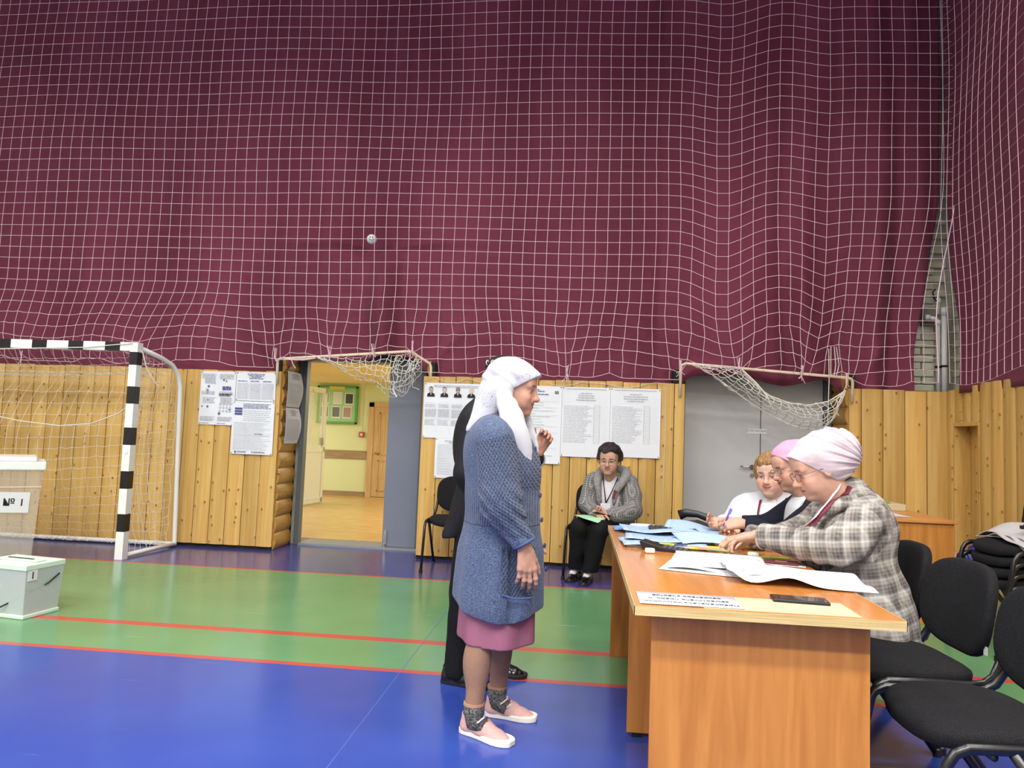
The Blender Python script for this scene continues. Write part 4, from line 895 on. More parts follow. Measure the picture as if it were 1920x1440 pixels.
# ================================================================= SOFT SHAPES (distance fields meshed with surface nets)
A_ = lambda *p: np.array(p, dtype=np.float32)
def nrm(v): v = np.asarray(v, dtype=np.float32); return v/np.linalg.norm(v)
class SDF:
    def __init__(s): s.p = []; s.mods = []; s.post = []
    def cap(s, a, b, ra, rb=None, k=.02, op='u', sq=None):
        a = A_(*a); b = A_(*b); rb = ra if rb is None else rb; r = max(ra, rb)+k
        s.p.append(('cap', a, b, ra, rb, k, op, np.minimum(a, b)-r, np.maximum(a, b)+r, sq)); return s
    def chain(s, pts, rs, k=.02, op='u', sq=None):
        for i in range(len(pts)-1): s.cap(pts[i], pts[i+1], rs[i], rs[i+1], k, op, sq)
        return s
    def spl(s, pts, rs, k=.02, op='u', sq=None, n=3):
        P = [A_(*p) for p in pts]; m = len(P); Q = []; Rr = []
        for i in range(m-1):
            p0, p1, p2, p3 = P[max(i-1, 0)], P[i], P[i+1], P[min(i+2, m-1)]; r0_, r1_, r2_, r3_ = rs[max(i-1, 0)], rs[i], rs[i+1], rs[min(i+2, m-1)]
            for j in range(n):
                t = j/n; h = lambda a, b_, c, d: .5*((2*b_)+(-a+c)*t+(2*a-5*b_+4*c-d)*t*t+(-a+3*b_-3*c+d)*t**3)
                Q.append(h(p0, p1, p2, p3)); Rr.append(max(.003, h(r0_, r1_, r2_, r3_)))
        return s.chain(Q+[P[-1]], Rr+[rs[-1]], k, op, sq)
    def ell(s, c, r, R=None, k=.02, op='u'):
        c = A_(*c); r = A_(*r); m = float(r.max())+k
        s.p.append(('ell', c, r, R, 0, k, op, c-m, c+m, None)); return s
    def cut(s, pt, n, k=.004):           # keep the side the normal points away from
        n = nrm(n); s.p.append(('cut', A_(*pt), n, 0, 0, k, 'i', None, None, None)); return s
    def mod(s, fn): s.mods.append(fn); return s
    def dist(s, pr, P):
        t = pr[0]
        if t == 'cap':
            _, a, b, ra, rb, k, op, _, _, sq = pr
            ab = b-a; pa = P-a; h = np.clip((pa @ ab)/max(1e-9, float(ab @ ab)), 0, 1).astype(np.float32)
            q = pa-h[:, None]*ab
            if sq is not None:          # flatten: scale distance along direction sq[0] by sq[1]
                ax, f = sq; q = q+np.outer((q @ nrm(ax))*(f-1), nrm(ax))
            return np.sqrt((q*q).sum(1))-(ra+(rb-ra)*h)
        if t == 'ell':
            _, c, r, R, _, k, *_x = pr; q = P-c
            if R is not None: q = q @ R
            k0 = np.sqrt(((q/r)**2).sum(1)); k1 = np.sqrt(((q/(r*r))**2).sum(1))+1e-9
            return k0*(k0-1)/k1
        if t == 'cut': return (P-pr[1]) @ pr[2]
    def eval(s, P, band=None):
        D = np.full(len(P), 1e3, np.float32)
        for pr in s.p:
            if band is not None and pr[7] is not None:
                lo = pr[7]-band; hi = pr[8]+band
                m = np.nonzero(((P >= lo) & (P <= hi)).all(1))[0]
                if not len(m): continue
                d = s.dist(pr, P[m]); c = D[m]
            else: m = slice(None); d = s.dist(pr, P); c = D
            k = pr[5]; op = pr[6]
            if op == 'u': h = np.maximum(k-np.abs(c-d), 0)/k; D[m] = np.minimum(c, d)-h*h*k*.25
            elif op == 's': h = np.maximum(k-np.abs(-d-c), 0)/k; D[m] = np.maximum(c, -d)+h*h*k*.25
            else: h = np.maximum(k-np.abs(d-c), 0)/k; D[m] = np.maximum(c, d)+h*h*k*.25
        for f in s.mods: D = D+f(P)
        for g in s.post: D = g(P, D)
        return D
    def bounds(s):
        lo = np.min([p[7] for p in s.p if p[7] is not None and p[6] == 'u'], 0); hi = np.max([p[8] for p in s.p if p[8] is not None and p[6] == 'u'], 0)
        return lo, hi
    def mesh(s, h, pad=.012):
        lo, hi = s.bounds(); lo = lo-pad; n = np.ceil((hi+pad-lo)/(4*h)).astype(int)+1
        ax = [lo[i]+np.arange(n[i]+1)*4*h for i in range(3)]
        G = np.stack(np.meshgrid(*ax, indexing='ij'), -1).reshape(-1, 3).astype(np.float32)
        Dc = s.eval(G).reshape(n+1)
        act = np.zeros(n, bool); near = np.abs(Dc) < 7.2*h
        for a in (0, 1):
            for b_ in (0, 1):
                for c in (0, 1): act |= near[a:n[0]+a, b_:n[1]+b_, c:n[2]+c]
        fine = np.repeat(np.repeat(np.repeat(act, 4, 0), 4, 1), 4, 2)
        nf = n*4; mk = np.zeros(nf+1, bool)
        for a in (0, 1):
            for b_ in (0, 1):
                for c in (0, 1): mk[a:nf[0]+a, b_:nf[1]+b_, c:nf[2]+c] |= fine
        idx = np.argwhere(mk); P = (lo+idx*h).astype(np.float32)
        D = np.full(nf+1, 1e3, np.float32); D[mk] = s.eval(P, band=8*h)
        S = D < 0
        cnt = np.zeros(nf, np.int8)
        for a in (0, 1):
            for b_ in (0, 1):
                for c in (0, 1): cnt += S[a:nf[0]+a, b_:nf[1]+b_, c:nf[2]+c]
        cell = (cnt > 0) & (cnt < 8) & fine
        ci = np.argwhere(cell); nc = len(ci)
        cid = np.full(nf, -1, np.int32); cid[cell] = np.arange(nc)
        acc = np.zeros((nc, 3), np.float32); w = np.zeros(nc, np.float32)
        for axis in range(3):
            o = [0, 1, 2]; o.remove(axis)
            for a in (0, 1):
                for b_ in (0, 1):
                    p0 = ci.copy(); p0[:, o[0]] += a; p0[:, o[1]] += b_; p1 = p0.copy(); p1[:, axis] += 1
                    d0 = D[p0[:, 0], p0[:, 1], p0[:, 2]]; d1 = D[p1[:, 0], p1[:, 1], p1[:, 2]]
                    m = (d0 < 0) != (d1 < 0); t = np.zeros(nc, np.float32); t[m] = d0[m]/(d0[m]-d1[m])
                    q = p0.astype(np.float32); q[:, axis] += t
                    acc[m] += q[m]; w[m] += 1
        V = lo+acc/w[:, None]*h
        Fs = []
        for axis in range(3):
            o = [(axis+1) % 3, (axis+2) % 3]
            sl0 = [slice(None)]*3; sl1 = [slice(None)]*3; sl0[axis] = slice(0, -1); sl1[axis] = slice(1, None)
            E = S[tuple(sl0)] != S[tuple(sl1)]
            e = np.argwhere(E); ok = (e[:, o[0]] > 0) & (e[:, o[1]] > 0) & (e[:, o[0]] < nf[o[0]]) & (e[:, o[1]] < nf[o[1]]); e = e[ok]
            def cc(da, db):
                q = e.copy(); q[:, o[0]] -= da; q[:, o[1]] -= db; return cid[q[:, 0], q[:, 1], q[:, 2]]
            quad = np.stack([cc(1, 1), cc(0, 1), cc(0, 0), cc(1, 0)], 1)
            ins = S[e[:, 0], e[:, 1], e[:, 2]]
            quad[~ins] = quad[~ins][:, ::-1]
            Fs.append(quad[(quad >= 0).all(1)])
        Fq = np.concatenate(Fs)
        return V.astype(np.float32), Fq
def mesh_obj(name, parts, mats, parent, colors=None, pcs=None, mi=None):
    V = []; Fq = []; n = 0
    for v, f in parts: V.append(v); Fq.append(f+n); n += len(v)
    V = np.concatenate(V); Fq = np.concatenate(Fq)
    me = bpy.data.meshes.new(name); me.vertices.add(len(V)); me.vertices.foreach_set('co', V.ravel().astype(np.float32))
    me.loops.add(len(Fq)*4); me.polygons.add(len(Fq)); me.loops.foreach_set('vertex_index', Fq.ravel().astype(np.int32))
    me.polygons.foreach_set('loop_start', np.arange(len(Fq), dtype=np.int32)*4)
    me.polygons.foreach_set('use_smooth', np.ones(len(Fq), bool))
    for m_ in (mats if isinstance(mats, list) else [mats]): me.materials.append(m_)
    if mi is not None: me.polygons.foreach_set('material_index', mi(V[Fq].mean(1)).astype(np.int32))
    me.update(calc_edges=True); me.validate()
    if colors is not None:
        c = np.ones((len(V), 4), np.float32); c[:, :3] = colors(V)
        a = me.attributes.new('Col', 'FLOAT_COLOR', 'POINT'); a.data.foreach_set('color', c.ravel())
    if pcs is not None:
        a = me.attributes.new('PC', 'FLOAT_VECTOR', 'POINT'); a.data.foreach_set('vector', pcs(V).astype(np.float32).ravel())
    o = bpy.data.objects.new(name, me); C.objects.link(o); o.parent = parent
    return o
_fr = np.random.default_rng(3)
def folds(amp, freq, seed=0, direction=None, n=5, stretch=(1, 1, 1)):
    r_ = np.random.default_rng(seed); K = r_.normal(size=(n, 3))*freq*np.array(stretch); ph = r_.uniform(0, 6.28, n)
    def f(P):
        q = P + .02*np.sin(P[:, [1, 2, 0]]*freq*.7+1.3)
        v = 0
        for k, p in zip(K, ph): v = v+np.sin(q @ k.astype(np.float32)+p)
        return (amp/n**.5*v).astype(np.float32)
    return f
def skin_mat(name, rough=.5):
    m = mat(name, (200, 150, 125), rough, spec=.35); a = N(m, 'ShaderNodeAttribute'); a.attribute_name = 'Col'
    nz = N(m, 'ShaderNodeTexNoise'); nz.inputs['Scale'].default_value = 60; nz.inputs['Detail'].default_value = 3
    tc = N(m, 'ShaderNodeTexCoord'); L(m, tc.outputs['Object'], nz.inputs['Vector'])
    mr = N(m, 'ShaderNodeMapRange'); mr.inputs['To Min'].default_value = .88; mr.inputs['To Max'].default_value = 1.1; L(m, nz.outputs['Fac'], mr.inputs['Value'])
    hs = N(m, 'ShaderNodeHueSaturation'); L(m, mr.outputs[0], hs.inputs['Value']); L(m, a.outputs['Color'], hs.inputs['Color'])
    L(m, hs.outputs[0], bsdf(m).inputs['Base Color']); n2 = N(m, 'ShaderNodeTexNoise'); n2.inputs['Scale'].default_value = 110; n2.inputs['Detail'].default_value = 5; n2.inputs['Distortion'].default_value = .6; L(m, tc.outputs['Object'], n2.inputs['Vector']); bump(m, n2.outputs['Fac'], .35, .0025)
    i = bsdf(m).inputs; i['Subsurface Weight'].default_value = .06; i['Subsurface Radius'].default_value = (.6, .25, .12); i['Subsurface Scale'].default_value = .01
    return m
SKIN = skin_mat('skin')
EYEW = mat('eye white', (214, 208, 200), .15); IRIS = mat('iris', (56, 38, 28), .1)
def ln3(c): return np.array(lin(c)[:3], np.float32)
class Head:
    def __init__(s, c, f, up=(0, 0, 1), sc=1.0):
        s.c = A_(*c); s.f = nrm(f); u = A_(*up); u = nrm(u-s.f*(u @ s.f)); s.u = u; s.l = np.cross(u, s.f); s.s = sc
        s.R = np.stack([s.f, s.l, s.u], 1).astype(np.float32)
    def p(s, x, y, z): return s.c+s.R @ A_(x, y, z)*s.s
    def loc(s, P): return ((P-s.c) @ s.R)/s.s
    def sdf(s, neck_to=None, neck_r=.055, age=0, smile=0, wide=1.0, nose=1.0):
        S = SDF(); k = s.s; R = s.R
        def E(c, r, kk=.02, op='u'): S.ell(s.p(*c), [q*k for q in r], R, kk*k, op)
        def K(a, b, ra, rb, kk=.01, op='u'): S.cap(s.p(*a), s.p(*b), ra*k, rb*k, kk*k, op)
        W = wide
        E((-.015, 0, .035), (.096, .077*W, .088)); E((.022, 0, -.03), (.066, .062*W, .078), .03)
        E((.03, 0, -.07), (.052, .048*W, .042), .03); E((.072, 0, -.098), (.02, .024*W, .017), .025)
        E((.066, 0, .045), (.03, .055*W, .04), .03)
        for y in (-1, 1):
            K((.084, .012*y, .021), (.074, .046*y*W, .020), .0095, .008, .018)
            E((.062, .040*y*W, -.035), (.026, .023, .025), .022)
            E((.056, .034*y*W, -.062), (.022, .02, .02), .022)
            E((.098, .0315*y, .0015), (.0165, .0155, .0115), .016, 's')
            E((.0735, .0305*y, .001), (.0145, .0155, .0125), .006)
            K((.083, .018*y, .0085), (.080, .043*y, .0075), .0042, .0036, .006)       # upper lid
            K((.081, .020*y, -.008), (.078, .042*y, -.006), .003, .003, .006)         # lower lid
            E((-.008, .078*y*W, -.008), (.018, .008, .031), .008); E((-.004, .085*y*W, -.006), (.010, .005, .02), .006, 's')
            E((.094*nose**.3, .0125*y*nose, -.037), (.010, .008, .0075), .008)
            E((.1, .007*y, -.047), (.005, .0042, .005), .004, 's')
            if age: K((.088, .021*y, -.036), (.074, .036*y, -.066), .003, .003, .010, 's')
        K((.088, 0, .012), (.1035*nose**.3, 0, -.030), .0078, .0105, .016); E((.1065*nose**.35, 0, -.034), (.0115, .0105*nose, .0095), .010)
        E((.073, 0, -.063), (.022, .032, .020), .02)
        zc = -.060+.006*smile
        for a, b_ in ((-1, 0), (0, 1)):
            K((.0835 if a else .0935, .025*a, zc+(.004*smile if a else 0)), (.0835 if b_ else .0935, .025*b_, zc+(.004*smile if b_ else 0)), .003 if a else .0048, .003 if b_ else .0048, .007)
            K((.083 if a else .0915, .022*a, -.0695+(.006*smile if a else 0)), (.083 if b_ else .0915, .022*b_, -.0695+(.006*smile if b_ else 0)), .0038 if a else .0062, .0038 if b_ else .0062, .007)
        for a, b_ in ((-1, 0), (0, 1)):
            K((.090 if a else .100, .029*a, -.0645+(.008*smile if a else 0)), (.090 if b_ else .100, .029*b_, -.0645+(.008*smile if b_ else 0)), .0016, .0016, .004, 's')
        nt = s.p(-.025, 0, -.15) if neck_to is None else neck_to
        S.cap(s.p(-.02, 0, -.06), nt, .052*k, neck_r*k, .03*k)
        if age: S.cap(s.p(.03, 0, -.10), s.p(.0, 0, -.15), .03*k, .03*k, .03*k)
        return S
    def color(s, base, lip=(170, 92, 84), brow=(92, 68, 54), flush=.35, smile=0):
        B = ln3(base); Lp = ln3(lip); Br = ln3(brow); Fl = ln3((min(255, base[0]+2), int(base[1]*.80), int(base[2]*.78))); Dk = ln3((74, 36, 32)); Sh = ln3(tuple(int(c*.80) for c in base))
        def f(P):
            q = s.loc(P); x, y, z = q.T; out = np.tile(B, (len(P), 1)); ay = np.abs(y)
            def mx(w, c):
                nonlocal out
                w = np.clip(w, 0, 1)[:, None]; out = out*(1-w)+c*w
            head = (np.abs(x) < .14) & (ay < .11) & (z > -.14) & (z < .14)
            mx(flush*np.exp(-(((ay-.043)/.022)**2+((z+.032)/.022)**2))*(x > .03), Fl)
            mx(flush*np.exp(-((ay/.014)**2+((z+.035)/.012)**2))*(x > .09), Fl)
            mx(.9*np.exp(-((ay/.0265)**6+((z+.0645-.007*smile*(ay/.024)**2)/.0085)**4))*(x > .075), Lp)
            mx(.9*np.exp(-((ay/.027)**6+((z+.0642-.007*smile*(ay/.024)**2)/.0022)**4))*(x > .075), Dk)
            mx(.85*np.exp(-(((ay-.031)/.0175)**6+((z-.0235+.12*(ay-.031)**2*100*.08)/.0042)**4))*(x > .05), Br)
            mx(.85*np.exp(-(((ay-.0305)/.0145)**6+((z-.0035)/.0032)**4))*(x > .06), Dk)
            mx(.3*np.exp(-(((ay-.031)/.017)**4+((z-.0)/.012)**4))*(x > .05), Sh)
            return out*head[:, None]+B*(~head)[:, None]
        return f
    def eyes(s, parent):
        for y in (-1, 1):
            c = s.p(.0765, .0305*y, .0005); r = .0116*s.s
            mb = MB(); M_ = Matrix([list(map(float, r_)) for r_ in s.R]).to_4x4(); M_.translation = Vector([float(q) for q in c])
            T = M_ @ Matrix.Rotation(PI/2, 4, 'Y')
            mb.lathe([(r*math.sin(PI*k/10)+.00001, -r*math.cos(PI*k/10)) for k in range(11)], seg=14, T=T)
            o = mb.build('eye', [EYEW, IRIS], parent, smooth=True)
            me = o.data
            for p in me.polygons:
                v = Vector([float(q) for q in s.f]); d = (p.center-Vector([float(q) for q in c])).normalized().dot(v)
                if d > .84: p.material_index = 1
def hand(S, W, d, n, side, sc=1.0, curls=None, spread=.10, thumb=(.55, .75, .25), thumb_curl=.35, arm=None, tk=.0, wr=.024):
    """W wrist, d towards knuckles, n palm side (fingers curl towards n), side: thumb direction"""
    W = A_(*W); d = nrm(d); x = A_(*side); x = nrm(x-d*(x @ d)); n_ = A_(*n); n_ = nrm(n_-d*(n_ @ d)-x*(n_ @ x))
    if arm is not None: S.cap(arm, W, .034*sc, wr*sc, .02*sc)
    KN = [(.088, .030), (.091, .009), (.087, -.011), (.080, -.029)]
    for (a, b_) in KN: S.cap(W+d*.008*sc+x*b_*.45*sc, W+d*a*sc+x*b_*sc, .0155*sc, .0115*sc, .012*sc)
    S.cap(W+d*.03*sc+x*.012*sc+n_*.006*sc, W+d*.07*sc-x*.012*sc+n_*.004*sc, .0145*sc, .012*sc, .016*sc)
    LEN = [(.040, .024, .020), (.044, .028, .021), (.041, .026, .020), (.032, .020, .018)]
    curls = curls or [(.4, .4, .3)]*4
    for i, ((a, b_), ls, cu) in enumerate(zip(KN, LEN, curls)):
        p = W+d*a*sc+x*b_*sc; r = [.0096, .0088, .0080, .0068]; r = [q*sc*(.9 if i == 3 else 1) for q in r]
        dd = nrm(d+x*spread*(1.3-i)*.6); ang = 0; pts = [p]
        for l_, c_ in zip(ls, cu):
            ang += c_; v = dd*math.cos(ang)+n_*math.sin(ang); p = p+v*l_*sc; pts.append(p)
        for j in range(3): S.cap(pts[j], pts[j+1], r[j], r[j+1], .0045*sc if j else .007*sc)
        S.ell(pts[1], [r[1]*1.08]*3, None, .004*sc)
    tb_ = W+d*.024*sc+x*.022*sc+n_*.006*sc; t0 = nrm(d*thumb[0]+x*thumb[1]+n_*thumb[2]); p1 = tb_+t0*.042*sc
    t1 = nrm(t0*math.cos(thumb_curl)+nrm(d*.8+n_*.5-x*.2)*math.sin(thumb_curl)); p2 = p1+t1*.032*sc; p3 = p2+nrm(t1*.8+d*.4)*.025*sc
    S.cap(tb_, p1, .0155*sc, .0118*sc, .014*sc); S.cap(p1, p2, .0112*sc, .0102*sc, .005*sc); S.cap(p2, p3, .0102*sc, .0082*sc, .004*sc)
def bone_pc(bones):
    def f(P):
        best = np.full(len(P), 1e9); out = np.zeros((len(P), 3), np.float32)
        for (a, b_, ref, off) in bones:
            a = A_(*a); b_ = A_(*b_); ab = b_-a; L_ = np.linalg.norm(ab); t = np.clip(((P-a) @ ab)/(L_*L_), 0, 1)
            q = P-a-t[:, None]*ab; dd = np.sqrt((q*q).sum(1))-off[1]; m = dd < best; best[m] = dd[m]
            e = ab/L_; r1 = A_(*ref); r1 = nrm(r1-e*(r1 @ e)); r2 = np.cross(e, r1)
            out[m, 0] = ((P-a) @ e)[m]+off[0]; out[m, 1] = ((P-a) @ r1)[m]; out[m, 2] = ((P-a) @ r2)[m]
        return out
    return f
def person(label, loc=(0, 0, 0)):
    return thing('person', label, 'person', loc)
def eval_body(torso):
    """coarse body under the clothes"""
    return torso
def glasses(H_, parent, m_, r=.021, y0=.032, drop=-.004, mt2=None):
    def P(x, y, z): return tuple(float(q) for q in H_.p(x, y, z))
    g = MB(); x0 = .101
    for s in (-1, 1):
        g.tube([P(x0-.10*abs(r*1.15*math.cos(a)*s+y0*s)**1.2, s*y0+r*1.15*math.cos(a), drop+r*.8*math.sin(a)) for a in [2*PI*k/22 for k in range(22)]], .0015*H_.s, 6, closed=True)
        g.tube([P(x0-.006, s*(y0+r*1.12), drop+.006), P(.085, s*.072, drop+.010), P(.04, s*.080, drop+.008), P(-.01, s*.083, drop+.004)], .0013*H_.s, 6)
    g.tube([P(x0, -.010, drop+.004), P(x0+.005, 0, drop+.008), P(x0, .010, drop+.004)], .0013*H_.s, 6)
    o = g.build('glasses', m_, parent, smooth=True)
    return o
def proj(S_, pts, off=.004, toward=None):
    P = np.array(pts, np.float32)
    for _ in range(12):
        d = S_.eval(P); g = np.stack([(S_.eval(P+np.eye(3, dtype=np.float32)[i]*.003)-d)/.003 for i in range(3)], 1)
        g /= np.linalg.norm(g, axis=1)[:, None]+1e-9; P = P-g*((d-off)*.7)[:, None]
    return [tuple(p) for p in P], [tuple(q) for q in g]
def ribbon(pts, w_, parent, name, m_, nvec, t=.0016, mi2=None):
    """flat strap through pts, nvec = outward normals"""
    P_ = [Vector([float(c) for c in p]) for p in pts]; v = []; k = len(P_)
    for i, p in enumerate(P_):
        tg_ = (P_[min(i+1, k-1)]-P_[max(i-1, 0)]).normalized(); nv = Vector([float(c) for c in (nvec[i] if hasattr(nvec[0], '__len__') else nvec)]).normalized()
        sd = tg_.cross(nv).normalized()*w_/2; v += [p-sd, p+sd]
    f = [(2*i, 2*i+1, 2*i+3, 2*i+2) for i in range(k-1)]
    return MB().add(v, f).build(name, m_, parent, smooth=True, solid=t)
# ================================================================= PEOPLE
def attr(m, name='PC'):
    a = N(m, 'ShaderNodeAttribute'); a.attribute_name = name; sp = N(m, 'ShaderNodeSeparateXYZ'); L(m, a.outputs['Vector'], sp.inputs[0]); return a, sp
def mth(m, op, a, b=None, clamp=False):
    n = N(m, 'ShaderNodeMath', operation=op); n.use_clamp = clamp
    for i, v in enumerate((a, b)):
        if v is None: continue
        if isinstance(v, (int, float)): n.inputs[i].default_value = v
        else: L(m, v, n.inputs[i])
    return n.outputs[0]
def ramp(m, fac, stops, interp='LINEAR'):
    c = N(m, 'ShaderNodeValToRGB'); c.color_ramp.interpolation = interp; el = c.color_ramp.elements
    el[0].position, el[0].color = stops[0][0], lin(stops[0][1]); el[1].position, el[1].color = stops[-1][0], lin(stops[-1][1])
    for p, col in stops[1:-1]: e = el.new(p); e.color = lin(col)
    L(m, fac, c.inputs['Fac']); return c.outputs[0]
# blue knit
KNIT = mat('blue knit', (84, 104, 150), .9, spec=.2, sheen=.15); a_, sp_ = attr(KNIT)
kf = 2*PI/.050
s1 = mth(KNIT, 'SINE', mth(KNIT, 'MULTIPLY', mth(KNIT, 'ADD', sp_.outputs[0], mth(KNIT, 'MULTIPLY', sp_.outputs[1], 1.75)), kf))
s2 = mth(KNIT, 'SINE', mth(KNIT, 'MULTIPLY', mth(KNIT, 'SUBTRACT', sp_.outputs[0], mth(KNIT, 'MULTIPLY', sp_.outputs[1], 1.75)), kf))
dia = mth(KNIT, 'ABSOLUTE', mth(KNIT, 'MULTIPLY', s1, s2)); dia = mth(KNIT, 'POWER', mth(KNIT, 'SUBTRACT', 1.0, dia), 2.0)
rib = mth(KNIT, 'ABSOLUTE', mth(KNIT, 'SINE', mth(KNIT, 'MULTIPLY', sp_.outputs[1], 2*PI/.02)))
tcK = N(KNIT, 'ShaderNodeTexCoord'); nzK = N(KNIT, 'ShaderNodeTexNoise'); nzK.inputs['Scale'].default_value = 150; nzK.inputs['Detail'].default_value = 3
mpK = N(KNIT, 'ShaderNodeMapping'); mpK.inputs['Scale'].default_value = (1, 1, 2.2); L(KNIT, tcK.outputs['Object'], mpK.inputs['Vector']); L(KNIT, mpK.outputs[0], nzK.inputs['Vector'])
cK = N(KNIT, 'ShaderNodeAttribute'); cK.attribute_name = 'Col'; scK = N(KNIT, 'ShaderNodeSeparateColor'); L(KNIT, cK.outputs['Color'], scK.inputs[0])
hgt_ = mth(KNIT, 'ADD', mth(KNIT, 'MULTIPLY', dia, scK.outputs[0]), mth(KNIT, 'MULTIPLY', rib, scK.outputs[1]))
heather = ramp(KNIT, nzK.outputs['Fac'], [(.3, (52, 62, 84)), (.5, (76, 89, 116)), (.72, (110, 124, 150))])
dk_ = mth(KNIT, 'ADD', .74, mth(KNIT, 'MULTIPLY', hgt_, .42)); anyp = mth(KNIT, 'ADD', scK.outputs[0], scK.outputs[1], True)
vv = mth(KNIT, 'ADD', mth(KNIT, 'MULTIPLY', dk_, anyp), mth(KNIT, 'SUBTRACT', 1.0, anyp))
hsK = N(KNIT, 'ShaderNodeHueSaturation'); L(KNIT, vv, hsK.inputs['Value']); L(KNIT, heather, hsK.inputs['Color']); L(KNIT, hsK.outputs[0], bsdf(KNIT).inputs['Base Color'])
bump(KNIT, mth(KNIT, 'ADD', mth(KNIT, 'MULTIPLY', hgt_, 1.0), mth(KNIT, 'MULTIPLY', nzK.outputs['Fac'], .25)), .9, .006)
def check_mat(name, stops, p=.05, p2=.062, noise_s=300, amt=.12, bumpy=.15):
    m = mat(name, (150, 148, 145), .9, spec=.2); a, sp = attr(m); outs = []
    for k, (per, off) in enumerate(((p, 0), (p2, .2), (p2, .55))):
        fr = mth(m, 'FRACT', mth(m, 'ADD', mth(m, 'DIVIDE', sp.outputs[k], per), off)); outs.append(ramp(m, fr, stops))
    x = mixc(m, .5, outs[0], outs[1]); y = mixc(m, .22, x, outs[2])
    tc = N(m, 'ShaderNodeTexCoord'); nz = N(m, 'ShaderNodeTexNoise'); nz.inputs['Scale'].default_value = noise_s; L(m, tc.outputs['Object'], nz.inputs['Vector'])
    hs = N(m, 'ShaderNodeHueSaturation'); L(m, mth(m, 'ADD', 1-amt, mth(m, 'MULTIPLY', nz.outputs['Fac'], 2*amt)), hs.inputs['Value']); L(m, y, hs.inputs['Color'])
    L(m, hs.outputs[0], bsdf(m).inputs['Base Color']); bump(m, nz.outputs['Fac'], bumpy, .003); return m
PLAID = check_mat('plaid wool', [(0, (166, 162, 156)), (.10, (214, 210, 204)), (.18, (136, 132, 128)), (.3, (62, 58, 58)), (.42, (120, 116, 114)), (.52, (50, 46, 48)), (.62, (150, 142, 134)), (.74, (96, 90, 86)), (.85, (184, 178, 170)), (1, (166, 162, 156))], .066, .074)
TWEED = check_mat('tweed', [(0, (24, 24, 26)), (.15, (170, 168, 164)), (.3, (50, 50, 52)), (.5, (120, 120, 120)), (.62, (34, 34, 36)), (.8, (220, 218, 214)), (.9, (60, 60, 60)), (1, (40, 40, 42))], .022, .026, 140, .4, .4)
SUIT = mat('black suit', (20, 20, 23), .75, spec=.3); noise_mix(SUIT, (15, 15, 17), (30, 30, 33), 240, 2, rnd=False)
TROU = mat('black trousers', (14, 14, 16), .8, spec=.25)
NAVYC = mat('navy knit', (22, 24, 40), .85, spec=.25)
WCLOTH = mat('white cloth', (200, 202, 208), .75, sheen=.1)
GRAYK = mat('grey knit', (128, 126, 126), .9); noise_mix(GRAYK, (92, 90, 92), (168, 166, 166), 190, 3, rnd=False)
def shoe(parent, heel, toe, w_=.046, up=(204, 162, 156), sole=(226, 220, 210), nm='shoe', hgt=.075, gloss=.7, low=False, name_m='pink', soleh=.024):
    h = Vector(heel); t = Vector(toe); d = (t-h); ln = d.length; a = math.atan2(d.y, d.x); T = Matrix.Translation(h) @ Matrix.Rotation(a, 4, 'Z')
    mU = mat(name_m+' shoe', up, gloss); mS = mat(name_m+' sole', sole, .6)
    if gloss > .5: noise_mix(mU, tuple(int(c*.9) for c in up), up, 260, 2, rnd=False)
    fw = lambda x: w_*(.74+.34*smooth(.3, .75, x)-.0*x)*math.sqrt(max(0.02, 1-max(0, (x-.72)/.30)**2.4))*math.sqrt(max(.02, 1-max(0, (.14-x)/.16)**2.2))
    xs = [0.0, .02, .05, .1, .2, .3, .4, .5, .6, .7, .78, .86, .92, .96, .985, 1.0]
    poly = [(x*ln, fw(x)) for x in xs]+[(x*ln, -fw(x)) for x in xs[::-1]]
    so = MB().prism(poly, 0, soleh, T=T).build('sole', mS, None, bevel=.004)
    S = SDF(); P = lambda x, y, z: tuple(T @ Vector((x*ln, y, z)))
    S.cap(P(.15, 0, .035), P(.15, 0, hgt), w_*.72, w_*.68, .02); S.cap(P(.15, 0, .03), P(.45, 0, .035), w_*.74, w_*.82, .02); S.cap(P(.45, 0, .026), P(.70, 0, .006), w_*.80, w_*.86, .02); S.cap(P(.70, 0, .006), P(.84, 0, .004), w_*.86, w_*.64, .02)
    S.cap(P(.3, 0, .06), P(.55, 0, .04), w_*.5, w_*.5, .02)
    S.cut((0, 0, soleh*.7), (0, 0, -1), .003)
    # throat opening
    S.cap(P(.17, 0, hgt+.010), P(.50 if low else .44, 0, hgt+.004), w_*.64, w_*.50, .006, 's')
    up_ = mesh_obj('upper', [S.mesh(.004)], mU, None)
    t_ = bpy.data.objects.new(nm, None); C.objects.link(t_); t_.parent = parent
    so.parent = t_; up_.parent = t_
    return t_
def wscale(p, c, s): return tuple(c[i]+(p[i]-c[i])*s for i in range(3))

